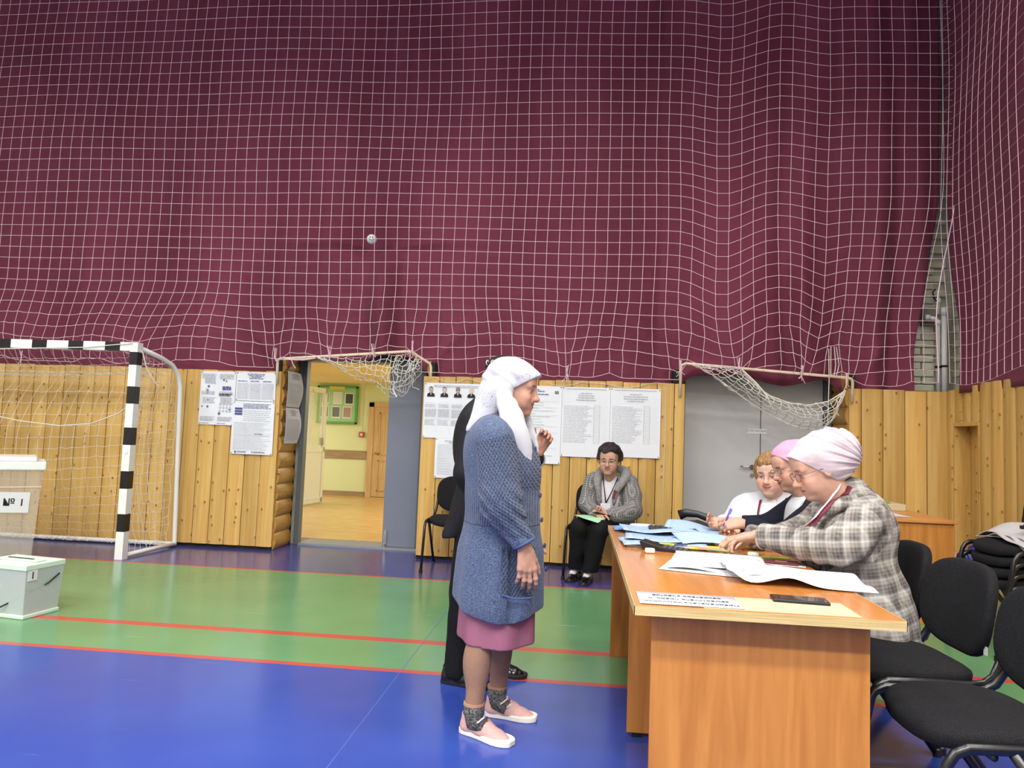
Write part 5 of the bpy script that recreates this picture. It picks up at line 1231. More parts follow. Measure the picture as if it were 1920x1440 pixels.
# ---------------------------------------------------------------- woman in the blue knitted coat
W1 = person('elderly woman in a long blue knitted coat and white headscarf standing before the table')
hd = Head((-.298, 3.2, 1.470), (.985, -.05, -.13), (.12, 0, 1), 1.0)
skc = (190, 146, 124)
S = hd.sdf(neck_to=(-.37, 3.2, 1.31), neck_r=.055, age=1, smile=1, wide=1.02, nose=1.12)
Hm = S.mesh(.0026)
B = SDF(); B.ell((-.335, 3.2, 1.1), (.13, .16, .22)); B.ell((-.33, 3.2, .75), (.15, .17, .2)); B.cap((-.37, 3.2, 1.2), (-.36, 3.2, 1.33), .06, .05)
B.chain([(-.35, 3.04, 1.24), (-.31, 2.99, .98), (-.222, 2.965, .83)], [.05, .04, .028]); B.chain([(-.35, 3.36, 1.24), (-.33, 3.43, .98), (-.25, 3.40, .82)], [.05, .04, .028])
for a, b_, c_ in (((-.36, 3.11, .7), (-.385, 3.095, .42), (-.408, 3.085, .085)), ((-.32, 3.3, .7), (-.315, 3.31, .42), (-.332, 3.312, .085))):
    B.chain([a, b_, c_], [.085, .055, .036]); B.ell(((b_[0]+c_[0])/2-.012, b_[1], .30), (.052, .050, .10), None, .03)
Bm = B.mesh(.008)
HS = SDF(); hand(HS, (-.208, 2.962, .812), (.14, 0, -1), (-.95, .25, -.1), (-.2, .9, .1) if 0 else (.9, .45, .1), 1.06, curls=[(.12, .25, .15), (.2, .3, .2), (.25, .35, .2), (.3, .4, .2)], arm=(-.235, 2.965, .88), thumb=(.85, .45, .2), thumb_curl=.2)
hand(HS, (-.235, 3.395, .80), (.2, 0, -1), (0, -1, 0), (1, 0, 0), .95, arm=(-.255, 3.40, .86))
hc = hd.color(skc, lip=(160, 84, 76), brow=(96, 76, 66), smile=1, flush=.45)
stock = ln3((152, 118, 96))
def w1col(V):
    c = hc(V); m = V[:, 2] < .66; c[m] = stock; return c
bo = mesh_obj('body', [Hm, Bm, HS.mesh(.003)], SKIN, W1, colors=w1col); hd.eyes(W1)
# coat
K = SDF()
K.ell((-.338, 3.2, 1.12), (.160, .195, .215)); K.ell((-.325, 3.2, .95), (.163, .190, .2), None, .06); K.ell((-.33, 3.2, .72), (.190, .21, .24), None, .06); K.ell((-.328, 3.2, .56), (.198, .215, .24), None, .05)
K.cap((-.37, 3.07, 1.265), (-.37, 3.33, 1.265), .075, .075, .06); K.ell((-.405, 3.2, 1.2), (.105, .16, .15), None, .05); K.cap((-.385, 3.2, 1.30), (-.365, 3.2, 1.375), .085, .062, .04)
K.ell((-.235, 3.2, 1.10), (.062, .14, .09), None, .06)
K.chain([(-.355, 3.035, 1.235), (-.315, 2.985, 1.0), (-.300, 2.975, .955), (-.222, 2.960, .838)], [.082, .080, .074, .050], .03)
K.chain([(-.355, 3.365, 1.235), (-.33, 3.43, .97), (-.25, 3.40, .84)], [.078, .07, .05], .03)
K.cut((-.212, 2.96, .820), (.56, -.05, -.83), .004) if 0 else None
fo = folds(.006, 16, 4, stretch=(1, 1, .5)); fo2 = folds(.010, 26, 9, stretch=(1, 1, 1.0))
def kmod(P):
    x, y, z = P.T; d = fo(P)*.8
    arm = np.exp(-((y-2.965)/.07)**2)*np.exp(-((z-.93)/.10)**2); d = d+arm*.007*np.sin((z*1.0+x*.9)*115)*(x > -.42)
    sk = (z < .92)*np.clip((.92-z)/.3, 0, 1); d = d+sk*.006*np.sin(np.arctan2(y-3.2, x+.33)*9)
    return d.astype(np.float32)
K.mod(kmod)
def hem(P, D):
    x, y, z = P.T
    hz = .487+1.35*(x+.30)**2+.004*np.sin(x*30)
    D = np.maximum(D, hz-z)
    # sleeve opening: keep the part above the cuff plane for the near arm
    cuffd = ((P-A_(-.208, 2.96, .822)) @ nrm((.5, 0, -.86))); near = (y < 3.02) & (z < .9) & (x > -.30)
    D = np.where(near & (np.abs(y-2.96) < .062) & (x > -.275) , np.maximum(D, cuffd), D)
    # front slit line with button band
    return D
K.post.append(hem)
pc1 = bone_pc([((-.33, 3.2, .4), (-.35, 3.2, 1.35), (1, 0, 0), (0, .10)), ((-.355, 3.035, 1.235), (-.31, 2.98, .98), (1, 0, 0), (0, 0)), ((-.31, 2.98, .98), (-.222, 2.96, .838), (1, 0, 0), (.26, 0)), ((-.355, 3.365, 1.235), (-.33, 3.43, .97), (1, 0, 0), (0, 0))])
def kcol(V):
    x, y, z = V.T; c = np.zeros((len(V), 3), np.float32)
    arm = ((y < 3.005) | (y > 3.40)) & (z > .855) & (z < 1.25+.3*(x+.35))
    yoke = (z > 1.03) & (z < 1.24) & (x > -.33)
    pk = (z > .60) & (z < .80) & (x > -.30) & (x < -.17) & (y < 3.15)
    c[arm | yoke | pk, 0] = 1; rb = (z > .88) & (z < 1.03) & ~arm; c[rb, 1] = 1; return c
coat = mesh_obj('knitted_coat', [K.mesh(.0042)], KNIT, W1, colors=kcol, pcs=pc1)
KB = mat('knit trim', (66, 84, 128), .9)
for q, (z, x) in enumerate(((1.205, -.197), (1.11, -.176), (1.005, -.168), (.90, -.158), (.79, -.142), (.69, -.132))):
    MB().lathe([(.0001, 0), (.010, .0), (.0115, .003), (.007, .0045), (.0001, .003)], seg=14, T=Matrix.Translation((x+.004, 3.165, z)) @ Matrix.Rotation(PI/2, 4, 'Y') @ Matrix.Rotation(.5, 4, 'X')).build('button', mat('blue button', (60, 74, 120), .3), coat, smooth=True)
MB().tube([(-.305, 2.99, .608), (-.24, 2.985, .596), (-.178, 3.0, .60), (-.175, 3.02, .56)], .004, 6).tube([(-.305, 2.995, .80), (-.306, 2.99, .7), (-.31, 2.99, .55), (-.315, 2.99, .50)], .003, 6).build('pocket_seam', KB, coat)
MB().tube([tuple(A_(-.209, 2.96, .827)+A_(.86, 0, .5)*.047*math.cos(a)+A_(0, 1, 0)*.047*math.sin(a)) for a in [2*PI*k/20 for k in range(20)]], .006, 8, closed=True).build('cuff', KB, coat, smooth=True)
SKM = mat('mauve skirt', (150, 94, 114), .65, spec=.3)
K = SDF(); K.cap((-.333, 3.2, .62), (-.333, 3.2, .30), .165, .170, .02, sq=((0, 1, 0), .95))
K.mod(lambda P: (.007*np.sin(np.arctan2(P[:, 1]-3.2, P[:, 0]+.333)*7+1)*np.clip((.6-P[:, 2])/.2, 0, 1)).astype(np.float32))
K.post.append(lambda P, D: np.maximum(D, .372+.35*(P[:, 0]+.30)**2-P[:, 2]))
mesh_obj('skirt', [K.mesh(.006)], SKM, W1)
# socks and shoes
SOCK = mat('patterned sock', (60, 66, 70), .9); _m, nzs, _c = noise_mix(SOCK, (36, 42, 48), (120, 118, 112), 120, 2, rnd=False)
for (cx, cy, hx, tx) in ((-.405, 3.085, (-.463, 3.135, 0), (-.232, 3.015, 0)), (-.332, 3.312, (-.385, 3.33, 0), (-.150, 3.30, 0))):
    s_ = MB(); pts = [(cx, cy, .135), (cx, cy, .10), (cx+.005, cy, .06), (cx+.05, cy-.02, .045)]
    s_.tube(pts, [.044, .043, .040, .028], 16); so = s_.build('sock', SOCK, W1, smooth=True)
    MB().tube([(cx, cy, .130), (cx, cy, .140)], [.046, .045], 16).build('cuff_band', mat('stocking hem', (164, 128, 108), .8), so)
    for k in range(3): MB().tube([(cx+.020+.014*k, cy-.040, .070-.006*k), (cx+.045+.010*k, cy-.018, .085-.010*k), (cx+.045+.010*k, cy+.018, .085-.010*k)], .0035, 5).build('white_stripe', [WHITE, mat('maroon band', (130, 40, 60), .7)][k % 2], so)
    shoe(W1, hx, tx)
# headscarf
SCF = mat('white scarf', (236, 238, 240), .6, sheen=.2); aS = N(SCF, 'ShaderNodeAttribute'); aS.attribute_name = 'Col'
vS = N(SCF, 'ShaderNodeTexVoronoi', feature='DISTANCE_TO_EDGE'); vS.inputs['Scale'].default_value = 130; tS = N(SCF, 'ShaderNodeTexCoord'); L(SCF, tS.outputs['Object'], vS.inputs['Vector'])
thr = N(SCF, 'ShaderNodeMath', operation='LESS_THAN'); thr.inputs[1].default_value = .05; L(SCF, vS.outputs['Distance'], thr.inputs[0])
sS = N(SCF, 'ShaderNodeSeparateColor'); L(SCF, aS.outputs['Color'], sS.inputs[0]); fS = mth(SCF, 'MULTIPLY', thr.outputs[0], sS.outputs[0])
L(SCF, mixc(SCF, fS, lin((192, 194, 199)), lin((142, 144, 150))), bsdf(SCF).inputs['Base Color'])
K = SDF(); R = hd.R
K.ell(hd.p(-.018, 0, .040), (.118, .094, .100), R, .01); K.ell(hd.p(-.055, 0, .005), (.085, .082, .10), R, .04)
K.cap(hd.p(.098, -.02, .063), hd.p(.098, .02, .063), .012, .012, .05)
def face_open(P, D):
    q = hd.loc(P); x, y, z = q.T
    line = -.012+.77*x
    return np.maximum(D, np.minimum((line-z)*.79, x+.03))
K.post.append(face_open)
n0 = len(K.p)
f3 = folds(.003, 30, 12, stretch=(.6, 1, 1)); K.mod(lambda P: f3(P)+(.0045*np.sin((P[:, 0]*.75+P[:, 2]*.9)*95)*np.exp(-((P[:, 2]-1.5)/.06)**2)*(P[:, 0] < -.27)).astype(np.float32))
K1 = K.mesh(.0032)
K = SDF(); fl = ((.25, 1, .1), 1.9)
K.spl([(-.345, 3.125, 1.475), (-.375, 3.13, 1.43), (-.41, 3.13, 1.37), (-.45, 3.125, 1.32), (-.49, 3.12, 1.275)], [.050, .055, .042, .024, .004], .02, sq=((0, 1, 0), 1.8))
K.spl([(-.38, 3.2, 1.46), (-.40, 3.2, 1.40), (-.42, 3.17, 1.35), (-.455, 3.15, 1.305)], [.07, .060, .045, .02], .03)
K.spl([(-.345, 3.118, 1.455), (-.325, 3.10, 1.41), (-.298, 3.075, 1.35), (-.265, 3.065, 1.28), (-.232, 3.075, 1.21), (-.207, 3.085, 1.135)], [.016, .034, .044, .042, .030, .004], .02, sq=((-.5, 1, .1), 2.2))
K.spl([(-.335, 3.282, 1.462), (-.315, 3.295, 1.42), (-.285, 3.31, 1.36), (-.24, 3.28, 1.28), (-.19, 3.24, 1.19)], [.018, .036, .044, .036, .01], .02, sq=((.5, 1, -.1), 2.2))
f4 = folds(.0045, 30, 2, stretch=(1.6, 1, .5)); K.mod(f4)
K2 = K.mesh(.0032)
def scol(V):
    q = hd.loc(V); x, y, z = q.T; c = np.zeros((len(V), 3), np.float32); ln_ = z-(-.012+.77*x)
    c[(ln_ < .045) & (x > .01) & (V[:, 2] > 1.43), 0] = 1; c[(V[:, 2] > 1.375) & (V[:, 2] < 1.455) & (V[:, 0] < -.365) & (V[:, 0] > -.43), 0] = 1; return c
mesh_obj('headscarf', [K1, K2], SCF, W1, colors=scol)

# ---------------------------------------------------------------- man in the black suit
M1 = person('man in a black suit and embroidered black cap behind the woman in blue')
hm = Head((-.392, 3.8, 1.545), (1, .1, -.05), (.03, 0, 1), 1.03)
Hm = hm.sdf(neck_to=(-.50, 3.8, 1.36), neck_r=.06).mesh(.004)
B = SDF(); B.ell((-.48, 3.8, 1.15), (.12, .18, .24)); B.ell((-.50, 3.8, .88), (.12, .16, .15)); B.cap((-.50, 3.8, 1.2), (-.47, 3.8, 1.42), .06, .055)
B.chain([(-.47, 3.97, 1.33), (-.30, 4.03, 1.08), (-.225, 3.905, 1.15)], [.05, .04, .03]); B.chain([(-.52, 3.63, 1.33), (-.53, 3.56, 1.05), (-.44, 3.57, .85)], [.05, .04, .03])
for hx, kx, ax, yy in ((-.53, -.555, -.575, 3.72), (-.48, -.44, -.41, 3.88)): B.chain([(hx, yy, .82), (kx, yy, .45), (ax, yy, .08)], [.08, .055, .04])
HS = SDF(); hand(HS, (-.222, 3.895, 1.172), (.42, -.05, .9), (.55, -.83, .0), (-.86, -.05, .5), 1.03, curls=[(.75, .75, .5), (.85, .8, .5), (.9, .85, .5), (.85, .9, .5)], arm=(-.23, 3.91, 1.12), thumb=(.80, .55, .05), thumb_curl=.1)
hand(HS, (-.43, 3.57, .83), (.1, 0, -1), (0, 1, 0), (1, 0, 0), 1.0, arm=(-.45, 3.57, .90))
mesh_obj('body', [Hm, B.mesh(.009), HS.mesh(.0032)], SKIN, M1, colors=hm.color((176, 128, 106))); hm.eyes(M1)
K = SDF(); K.ell((-.475, 3.8, 1.17), (.165, .21, .25)); K.cap((-.515, 3.66, 1.335), (-.515, 3.94, 1.335), .085, .085, .06); K.ell((-.55, 3.8, 1.22), (.11, .18, .2), None, .06)
K.cap((-.52, 3.8, 1.33), (-.49, 3.8, 1.42), .09, .07, .04); K.ell((-.505, 3.8, .88), (.145, .19, .24), None, .06); K.cap((-.56, 3.72, .95), (-.635, 3.70, .74), .06, .05, .05); K.cap((-.56, 3.88, .95), (-.61, 3.9, .74), .06, .05, .05)
K.chain([(-.475, 3.97, 1.33), (-.30, 4.03, 1.08), (-.235, 3.915, 1.135)], [.075, .068, .05], .03); K.chain([(-.525, 3.62, 1.33), (-.54, 3.56, 1.06), (-.46, 3.57, .87)], [.075, .066, .048], .03)
K.mod(folds(.004, 18, 5)); K.cut((0, 0, .735), (.25, 0, -1), .004) if 0 else K.post.append(lambda P, D: np.maximum(D, .725+.15*(P[:, 0]+.66)-P[:, 2]))
SU = mesh_obj('suit_jacket', [K.mesh(.006)], SUIT, M1)
ax = nrm((-.235+.30, 3.915-4.03, 1.135-1.08)); r1 = nrm(np.cross(ax, A_(0, 0, 1))); r2 = np.cross(ax, r1)
MB().tube([tuple(A_(-.226, 3.900, 1.143)+r1*.047*math.cos(a)+r2*.047*math.sin(a)) for a in [2*PI*k/20 for k in range(20)]], .005, 6, closed=True).build('shirt_cuff', mat('grey shirt', (120, 130, 150), .7), SU, smooth=True)
K = SDF(); K.ell((-.505, 3.8, .80), (.13, .17, .14))
for hx, kx, ax_, yy in ((-.53, -.555, -.575, 3.72), (-.48, -.44, -.415, 3.88)): K.chain([(hx, yy, .82), (kx, yy, .45), (ax_, yy, .06)], [.095, .078, .072], .04)
K.mod(folds(.004, 20, 8)); K.cut((0, 0, .035), (0, 0, -1)); mesh_obj('trousers', [K.mesh(.008)], TROU, M1)
shoe(M1, (-.66, 3.72, 0), (-.40, 3.66, 0), .05, (16, 16, 18), (20, 20, 20), gloss=.2, name_m='black leather', soleh=.02)
shoe(M1, (-.49, 3.90, 0), (-.235, 3.86, 0), .05, (16, 16, 18), (20, 20, 20), gloss=.2, name_m='black leather', soleh=.02)
K = SDF(); K.ell(hm.p(-.012, 0, .062), (.112, .095, .078), hm.R); K.cut(hm.p(0, 0, .062), -hm.u, .006); cp = mesh_obj('cap', [K.mesh(.004)], mat('black velvet', (12, 12, 14), .95), M1)
K = SDF(); K.ell(hm.p(-.025, 0, .02), (.092, .083, .085), hm.R); K.cut(hm.p(.03, 0, 0), hm.f, .01); K.cut(hm.p(0, 0, -.05), -hm.u, .01); mesh_obj('hair', [K.mesh(.005)], mat('dark grey hair', (48, 44, 42), .8), M1)
wc = MB()
for k in range(9):
    a = math.radians(-150+22*k); c0 = hm.p(-.012+.112*math.cos(a)*.99, .095*math.sin(a)*.99-.0, .085); 
    wc.tube([tuple(c0+hm.u*.012*math.sin(t)+hm.l*.012*math.cos(t)*abs(math.cos(a))+hm.f*.012*math.cos(t)*abs(math.sin(a))) for t in [2*PI*q/10 for q in range(9)]], .0026, 5)
wc.build('embroidery', WHITE, cp)
# ---------------------------------------------------------------- shared by the seated figures
def seated_legs(parent, hips, knees, ankles, mt, r=(.085, .07, .055), h=.009, zmin=.05, squash=None):
    K = SDF(); K.ell(((hips[0][0]+hips[1][0])/2, (hips[0][1]+hips[1][1])/2, hips[0][2]+.03), (.15, .17, .11))
    for a, b_, c in zip(hips, knees, ankles): K.chain([a, b_, c], list(r), .03)
    K.mod(folds(.004, 22, 5)); K.cut((0, 0, zmin), (0, 0, -1)); return mesh_obj('trousers', [K.mesh(h)], mt, parent)
def torso_pc(pelvis, neck, arms):
    bones = [(pelvis, neck, (0, 1, 0) if abs(neck[1]-pelvis[1]) < .2 else (1, 0, 0), (0, .09))]
    for sh, el, wr in arms: bones += [(sh, el, (0, 1, 0), (.1, 0)), (el, wr, (0, 1, 0), (.35, 0))]
    return bone_pc(bones)
MAROON = mat('maroon lanyard', (112, 30, 56), .6)

# ---------------------------------------------------------------- woman in the plaid jacket (nearest at the table)
W2 = person('woman in a grey plaid jacket and pale pink turban reaching over the table papers')
h2 = Head((1.066, 3.36, 1.168), (-.91, -.03, -.41), (-.42, 0, .9), 1.09)
S = h2.sdf(neck_to=(1.19, 3.38, 1.0), neck_r=.06, age=1, smile=-.3, wide=1.0, nose=1.15)
Hm = S.mesh(.0026); sk2 = (196, 154, 134)
B = SDF(); B.ell((1.22, 3.4, .82), (.12, .17, .22)); B.ell((1.25, 3.42, .58), (.15, .18, .13)); B.cap((1.22, 3.4, .9), (1.19, 3.38, 1.02), .07, .06)
LA = [(1.215, 3.205, .965), (1.105, 3.13, .845), (.835, 3.375, .850)]; RA = [(1.22, 3.59, .965), (1.03, 3.70, .80), (.84, 3.62, .815)]
B.chain(LA, [.05, .042, .028]); B.chain(RA, [.05, .042, .028])
for y in (3.32, 3.50): B.chain([(1.25, y, .55), (.86, y, .52), (.84, y, .10)], [.08, .06, .04])
HS = SDF(); hand(HS, (.812, 3.395, .852), (-.86, .42, -.30), (-.35, .1, -.93), (.35, .72, -.10) , 1.0, curls=[(.55, .45, .25), (.5, .45, .25), (.55, .5, .3), (.6, .5, .3)], spread=.22, arm=(.87, 3.35, .852), thumb=(.8, .5, .3), thumb_curl=.3)
hand(HS, (.812, 3.61, .815), (-.95, -.05, -.2), (-.2, 0, -1), (.1, -1, 0), .98, curls=[(.5, .5, .3)]*4, arm=(.87, 3.62, .812))
c2 = h2.color(sk2, lip=(176, 104, 98), brow=(120, 88, 70), flush=.4)
mesh_obj('body', [Hm, B.mesh(.009), HS.mesh(.0028)], SKIN, W2, colors=c2); h2.eyes(W2)
K = SDF(); K.ell((1.215, 3.4, .86), (.155, .205, .19)); K.ell((1.235, 3.4, .66), (.20, .225, .22), None, .08); K.ell((1.285, 3.40, .50), (.185, .225, .18), None, .08)
K.cap((1.245, 3.24, .975), (1.245, 3.56, .975), .082, .082, .06); K.ell((1.30, 3.4, .90), (.095, .17, .15), None, .06); K.cap((1.25, 3.39, .98), (1.215, 3.385, 1.045), .095, .082, .04)
K.ell((1.08, 3.4, .76), (.085, .17, .12), None, .06)
K.spl([(1.215, 3.205, .965), (1.15, 3.15, .89), (1.08, 3.135, .850), (.97, 3.23, .846), (.845, 3.365, .850)], [.082, .078, .072, .063, .054], .03, n=2)
K.spl([(1.22, 3.59, .965), (1.10, 3.67, .84), (1.02, 3.70, .80), (.85, 3.63, .815)], [.085, .078, .07, .055], .03, n=2)
K.cap((1.36, 3.33, .62), (1.42, 3.26, .42), .075, .055, .06); K.cap((1.36, 3.48, .62), (1.41, 3.52, .42), .07, .05, .06); K.cap((1.29, 3.22, .55), (1.33, 3.18, .42), .07, .055, .06)
fa_ = folds(.007, 20, 21); K.mod(lambda P: (fa_(P)+.005*np.sin((P[:, 0]-P[:, 1]*.5+P[:, 2]*.3)*60)*np.exp(-((P[:, 0]-1.08)/.12)**2)*(P[:, 1] < 3.28)).astype(np.float32))
dW = nrm((.835-1.08, 3.375-3.13, 0)); 
def cut2(P, D):
    D = np.maximum(D, .345+.02*np.sin(P[:, 1]*20)-P[:, 2])
    for w_, d_ in (((.832, 3.38, .85), dW), ((.845, 3.63, .815), nrm((-.19, -.08, 0)))):
        cd = (P-A_(*w_)) @ d_; near = ((P-A_(*w_))**2).sum(1) < .012; D = np.where(near, np.maximum(D, cd), D)
    return D
K.post.append(cut2)
# open collar
K.cap((1.10, 3.38, 1.02), (1.02, 3.385, .88), .034, .02, .015, 's')
K2_ = SDF(); K2_.p = list(K.p); J2 = mesh_obj('plaid_jacket', [K.mesh(.0045)], PLAID, W2, pcs=bone_pc([((1.27, 3.4, .45), (1.20, 3.39, 1.02), (0, 1, 0), (0, .09)), ((1.24, 3.14, .90), (.835, 3.375, .850), (0, 0, 1), (.1, 0)), ((1.2, 3.68, .88), (.84, 3.62, .815), (0, 0, 1), (.35, 0))]))
K = SDF(); K.spl([(1.045, 3.30, .94), (1.085, 3.29, .98), (1.13, 3.285, 1.01), (1.19, 3.275, 1.03), (1.27, 3.30, 1.03), (1.31, 3.39, 1.01), (1.27, 3.48, 1.03), (1.19, 3.50, 1.03)], [.008, .014, .020, .028, .036, .040, .036, .028], .02, n=3); K2_.p += K.p; K.mod(folds(.003, 30, 4))
mesh_obj('hood', [K.mesh(.005)], PLAID, J2, pcs=lambda V: V[:, [0, 2, 1]])
MB().lathe([(.0001, 0), (.016, 0), (.018, .004), (.012, .006), (.0001, .004)], seg=18, T=Matrix.Translation((1.018, 3.205, .755)) @ Matrix.Rotation(PI/2, 4, 'X') @ Matrix.Rotation(-.5, 4, 'Y')).build('button', BLACKP, J2, smooth=True)
MB().tube([(1.02, 3.24, .90), (.985, 3.255, .80), (.98, 3.25, .72), (1.0, 3.24, .65)], .004, 6).build('front_edge', BLACKP, J2)
ce = MB(); r1 = nrm(np.cross(dW, A_(0, 0, 1))); ce.tube([tuple(A_(.836, 3.377, .85)+r1*.054*math.cos(a)+A_(0, 0, 1)*.054*math.sin(a)) for a in [2*PI*k/20 for k in range(20)]], .005, 6, closed=True); ce.build('cuff', mat('pale cuff', (206, 196, 184), .8), J2, smooth=True)
K = SDF(); K.ell((1.17, 3.39, .90), (.08, .10, .13)); K.cap((1.14, 3.385, .95), (1.16, 3.385, 1.00), .066, .064, .03); mesh_obj('white_blouse', [K.mesh(.007)], WCLOTH, W2)
LW = mat('white band', (216, 212, 212), .6)
for mt_, off, w_ in ((MAROON, 0, .020), (LW, .030, .010)):
    if not off: K2_.cap((1.09, 3.36, 1.10), (1.19, 3.38, 1.0), .058, .062, .01)
    pts, nn = proj(K2_, [(1.185-off, 3.305, 1.105), (1.165-off, 3.295, 1.08), (1.14-off, 3.29, 1.055), (1.11-off, 3.28, 1.025), (1.08-off, 3.275, .995), (1.05-off, 3.275, .965), (1.02-off, 3.28, .935), (1.0-off, 3.285, .905), (.985-off*.5, 3.28, .86), (.975-off*.3, 3.27, .81), (.97+off, 3.26, .76), (.98+off, 3.25, .71)], .005)
    pts = [tuple(A_(*p_)+A_(*n_)*(.006 if off else 0)) for p_, n_ in zip(pts, nn)]; ribbon(pts, w_, W2, 'lanyard', mt_, nn)
# turban
TUR = mat('pale pink turban', (214, 196, 204), .75, sheen=.2); noise_mix(TUR, (184, 164, 172), (212, 198, 204), 9, 4, stretch=(1, 1, 3), rnd=False)
K = SDF(); K.ell(h2.p(-.035, 0, .050), (.142, .104, .098), h2.R, .01); K.ell(h2.p(-.09, 0, .025), (.105, .100, .108), h2.R, .05); K.ell(h2.p(-.035, 0, -.01), (.085, .087, .075), h2.R, .04)
K.cap(h2.p(.09, -.03, .062), h2.p(.09, .03, .062), .016, .016, .04)
def turm(P):
    q = h2.loc(P); x, y, z = q.T
    a = np.arctan2(z-.0-.35*x, x+.20); w_ = .0036*np.sin(a*22+3*y)*np.clip((.03-x)/.1, .15, 1) + .0018*np.sin(a*51+1+5*y)*np.clip((.0-x)/.1, 0, 1)
    return w_.astype(np.float32)
K.mod(turm)
def tcut(P, D):
    q = h2.loc(P); x, y, z = q.T; line = -.028+1.2*x
    return np.maximum(D, np.minimum((line-z)*.64, (x+.07)))
K.post.append(tcut); mesh_obj('turban', [K.mesh(.0032)], TUR, W2)
GLF = mat('mauve frame', (124, 84, 92), .25); GLP = mat('silver frame', (190, 186, 182), .25, metal=.8)
g = glasses(h2, W2, GLF)
seated_legs(W2, [(1.25, 3.32, .53), (1.25, 3.50, .53)], [(.86, 3.32, .50), (.86, 3.5, .50)], [(.84, 3.32, .08), (.84, 3.5, .08)], TROU)
for y in (3.32, 3.5): shoe(W2, (.88, y, 0), (.66, y, 0), .044, (16, 16, 18), (20, 20, 20), gloss=.2, name_m='black leather', soleh=.02)

# ---------------------------------------------------------------- woman in the pink headscarf (middle)
W3 = person('smiling woman in a pink headscarf and glasses half hidden behind the plaid jacket')
h3 = Head((1.118, 3.93, 1.150), (-.92, -.16, -.30), (-.32, 0, .95), .98)
Hm = h3.sdf(neck_to=(1.22, 3.95, .98), neck_r=.055, age=1, smile=1.4, wide=1.02).mesh(.003)
B = SDF(); B.ell((1.25, 3.96, .80), (.12, .16, .22)); B.ell((1.27, 3.98, .58), (.14, .17, .12)); B.cap((1.24, 3.95, .9), (1.22, 3.95, 1.0), .06, .055)
LA = [(1.22, 3.78, .93), (1.03, 3.76, .80), (.885, 3.90, .838)]; RA = [(1.23, 4.13, .93), (1.06, 4.18, .80), (.84, 4.07, .83)]
B.chain(LA, [.05, .04, .026]); B.chain(RA, [.05, .04, .026])
for y in (3.9, 4.06): B.chain([(1.27, y, .55), (.88, y, .52), (.86, y, .1)], [.08, .06, .04])
HS = SDF(); hand(HS, (.868, 3.91, .846), (-.97, .12, -.05), (-.25, .2, -.95), (-.05, .6, .75), .95, curls=[(.6, .8, .4), (.7, .8, .5), (.85, .8, .5), (.95, .9, .5)], arm=(.92, 3.875, .835), thumb=(.9, .25, .3), thumb_curl=.3)
hand(HS, (.825, 4.06, .835), (-.95, -.25, -.08), (.2, -.7, .6), (-.1, -.6, -.6), .95, curls=[(.4, .5, .3), (.45, .5, .3), (.5, .55, .3), (.5, .5, .3)], arm=(.88, 4.08, .83))
mesh_obj('body', [Hm, B.mesh(.009), HS.mesh(.003)], SKIN, W3, colors=h3.color((196, 152, 130), lip=(168, 82, 76), brow=(90, 66, 54), flush=.5, smile=1.4)); h3.eyes(W3)
K = SDF(); K.ell((1.25, 3.96, .84), (.145, .19, .19)); K.ell((1.27, 3.97, .62), (.17, .2, .2), None, .08); K.cap((1.26, 3.82, .945), (1.26, 4.10, .945), .075, .075, .06); K.cap((1.26, 3.96, .96), (1.235, 3.955, 1.01), .085, .07, .04)
K.chain(LA, [.078, .068, .048], .03); K.chain(RA, [.078, .068, .048], .03); K.mod(folds(.005, 20, 31)); K.cap((1.14, 3.94, 1.0), (1.09, 3.93, .88), .036, .02, .02, 's')
K.post.append(lambda P, D: np.maximum(D, .48-P[:, 2])); K.cut((.878, 3.9, .84), (-1, .1, 0)) ; 
J3 = mesh_obj('navy_cardigan', [K.mesh(.006)], NAVYC, W3)
K = SDF(); K.ell((1.19, 3.96, .86), (.10, .11, .15)); K.cap((1.18, 3.95, .93), (1.2, 3.95, .99), .075, .065, .03); mesh_obj('white_blouse', [K.mesh(.008)], WCLOTH, W3)
MB().tube([(1.13, 3.795, .985), (1.10, 3.78, .93), (1.085, 3.785, .88)], .005, 6).build('white_piping', WHITE, J3)
PSC = mat('pink headscarf', (200, 146, 176), .7, sheen=.2)
K = SDF(); K.ell(h3.p(-.02, 0, .042), (.118, .095, .098), h3.R, .01); K.ell(h3.p(-.07, 0, -.01), (.08, .085, .11), h3.R, .05); K.mod(folds(.003, 30, 8, stretch=(1, 1, 2)))
def pcut(P, D):
    q = h3.loc(P); x, y, z = q.T; return np.maximum(D, np.minimum((-.015+1.25*x-z)*.62, (x+.05)))
K.post.append(pcut); mesh_obj('headscarf', [K.mesh(.0036)], PSC, W3)
glasses(h3, W3, GLP)
MB().tube([(.905, 3.885, .84+.0), (.90, 3.887, .84)], .001).build('watch_pin', CHROME, W3)
ax = nrm((LA[2][0]-LA[1][0], LA[2][1]-LA[1][1], LA[2][2]-LA[1][2])); r1 = nrm(np.cross(ax, A_(0, 0, 1))); r2 = np.cross(ax, r1)
MB().tube([tuple(A_(.895, 3.89, .840)+r1*.030*math.cos(a)+r2*.030*math.sin(a)) for a in [2*PI*k/16 for k in range(16)]], .005, 6, closed=True).build('watch_strap', mat('grey strap', (120, 124, 130), .4), W3, smooth=True)
seated_legs(W3, [(1.27, 3.9, .53), (1.27, 4.06, .53)], [(.9, 3.9, .50), (.9, 4.06, .50)], [(.88, 3.9, .08), (.88, 4.06, .08)], TROU)
for y in (3.9, 4.06): shoe(W3, (.92, y, 0), (.70, y, 0), .044, (16, 16, 18), (20, 20, 20), gloss=.2, name_m='black leather', soleh=.02)
pn = thing('pen', 'purple ballpoint pen held upright in the writing hand', 'pen', (.758, 3.925, .79), 0)
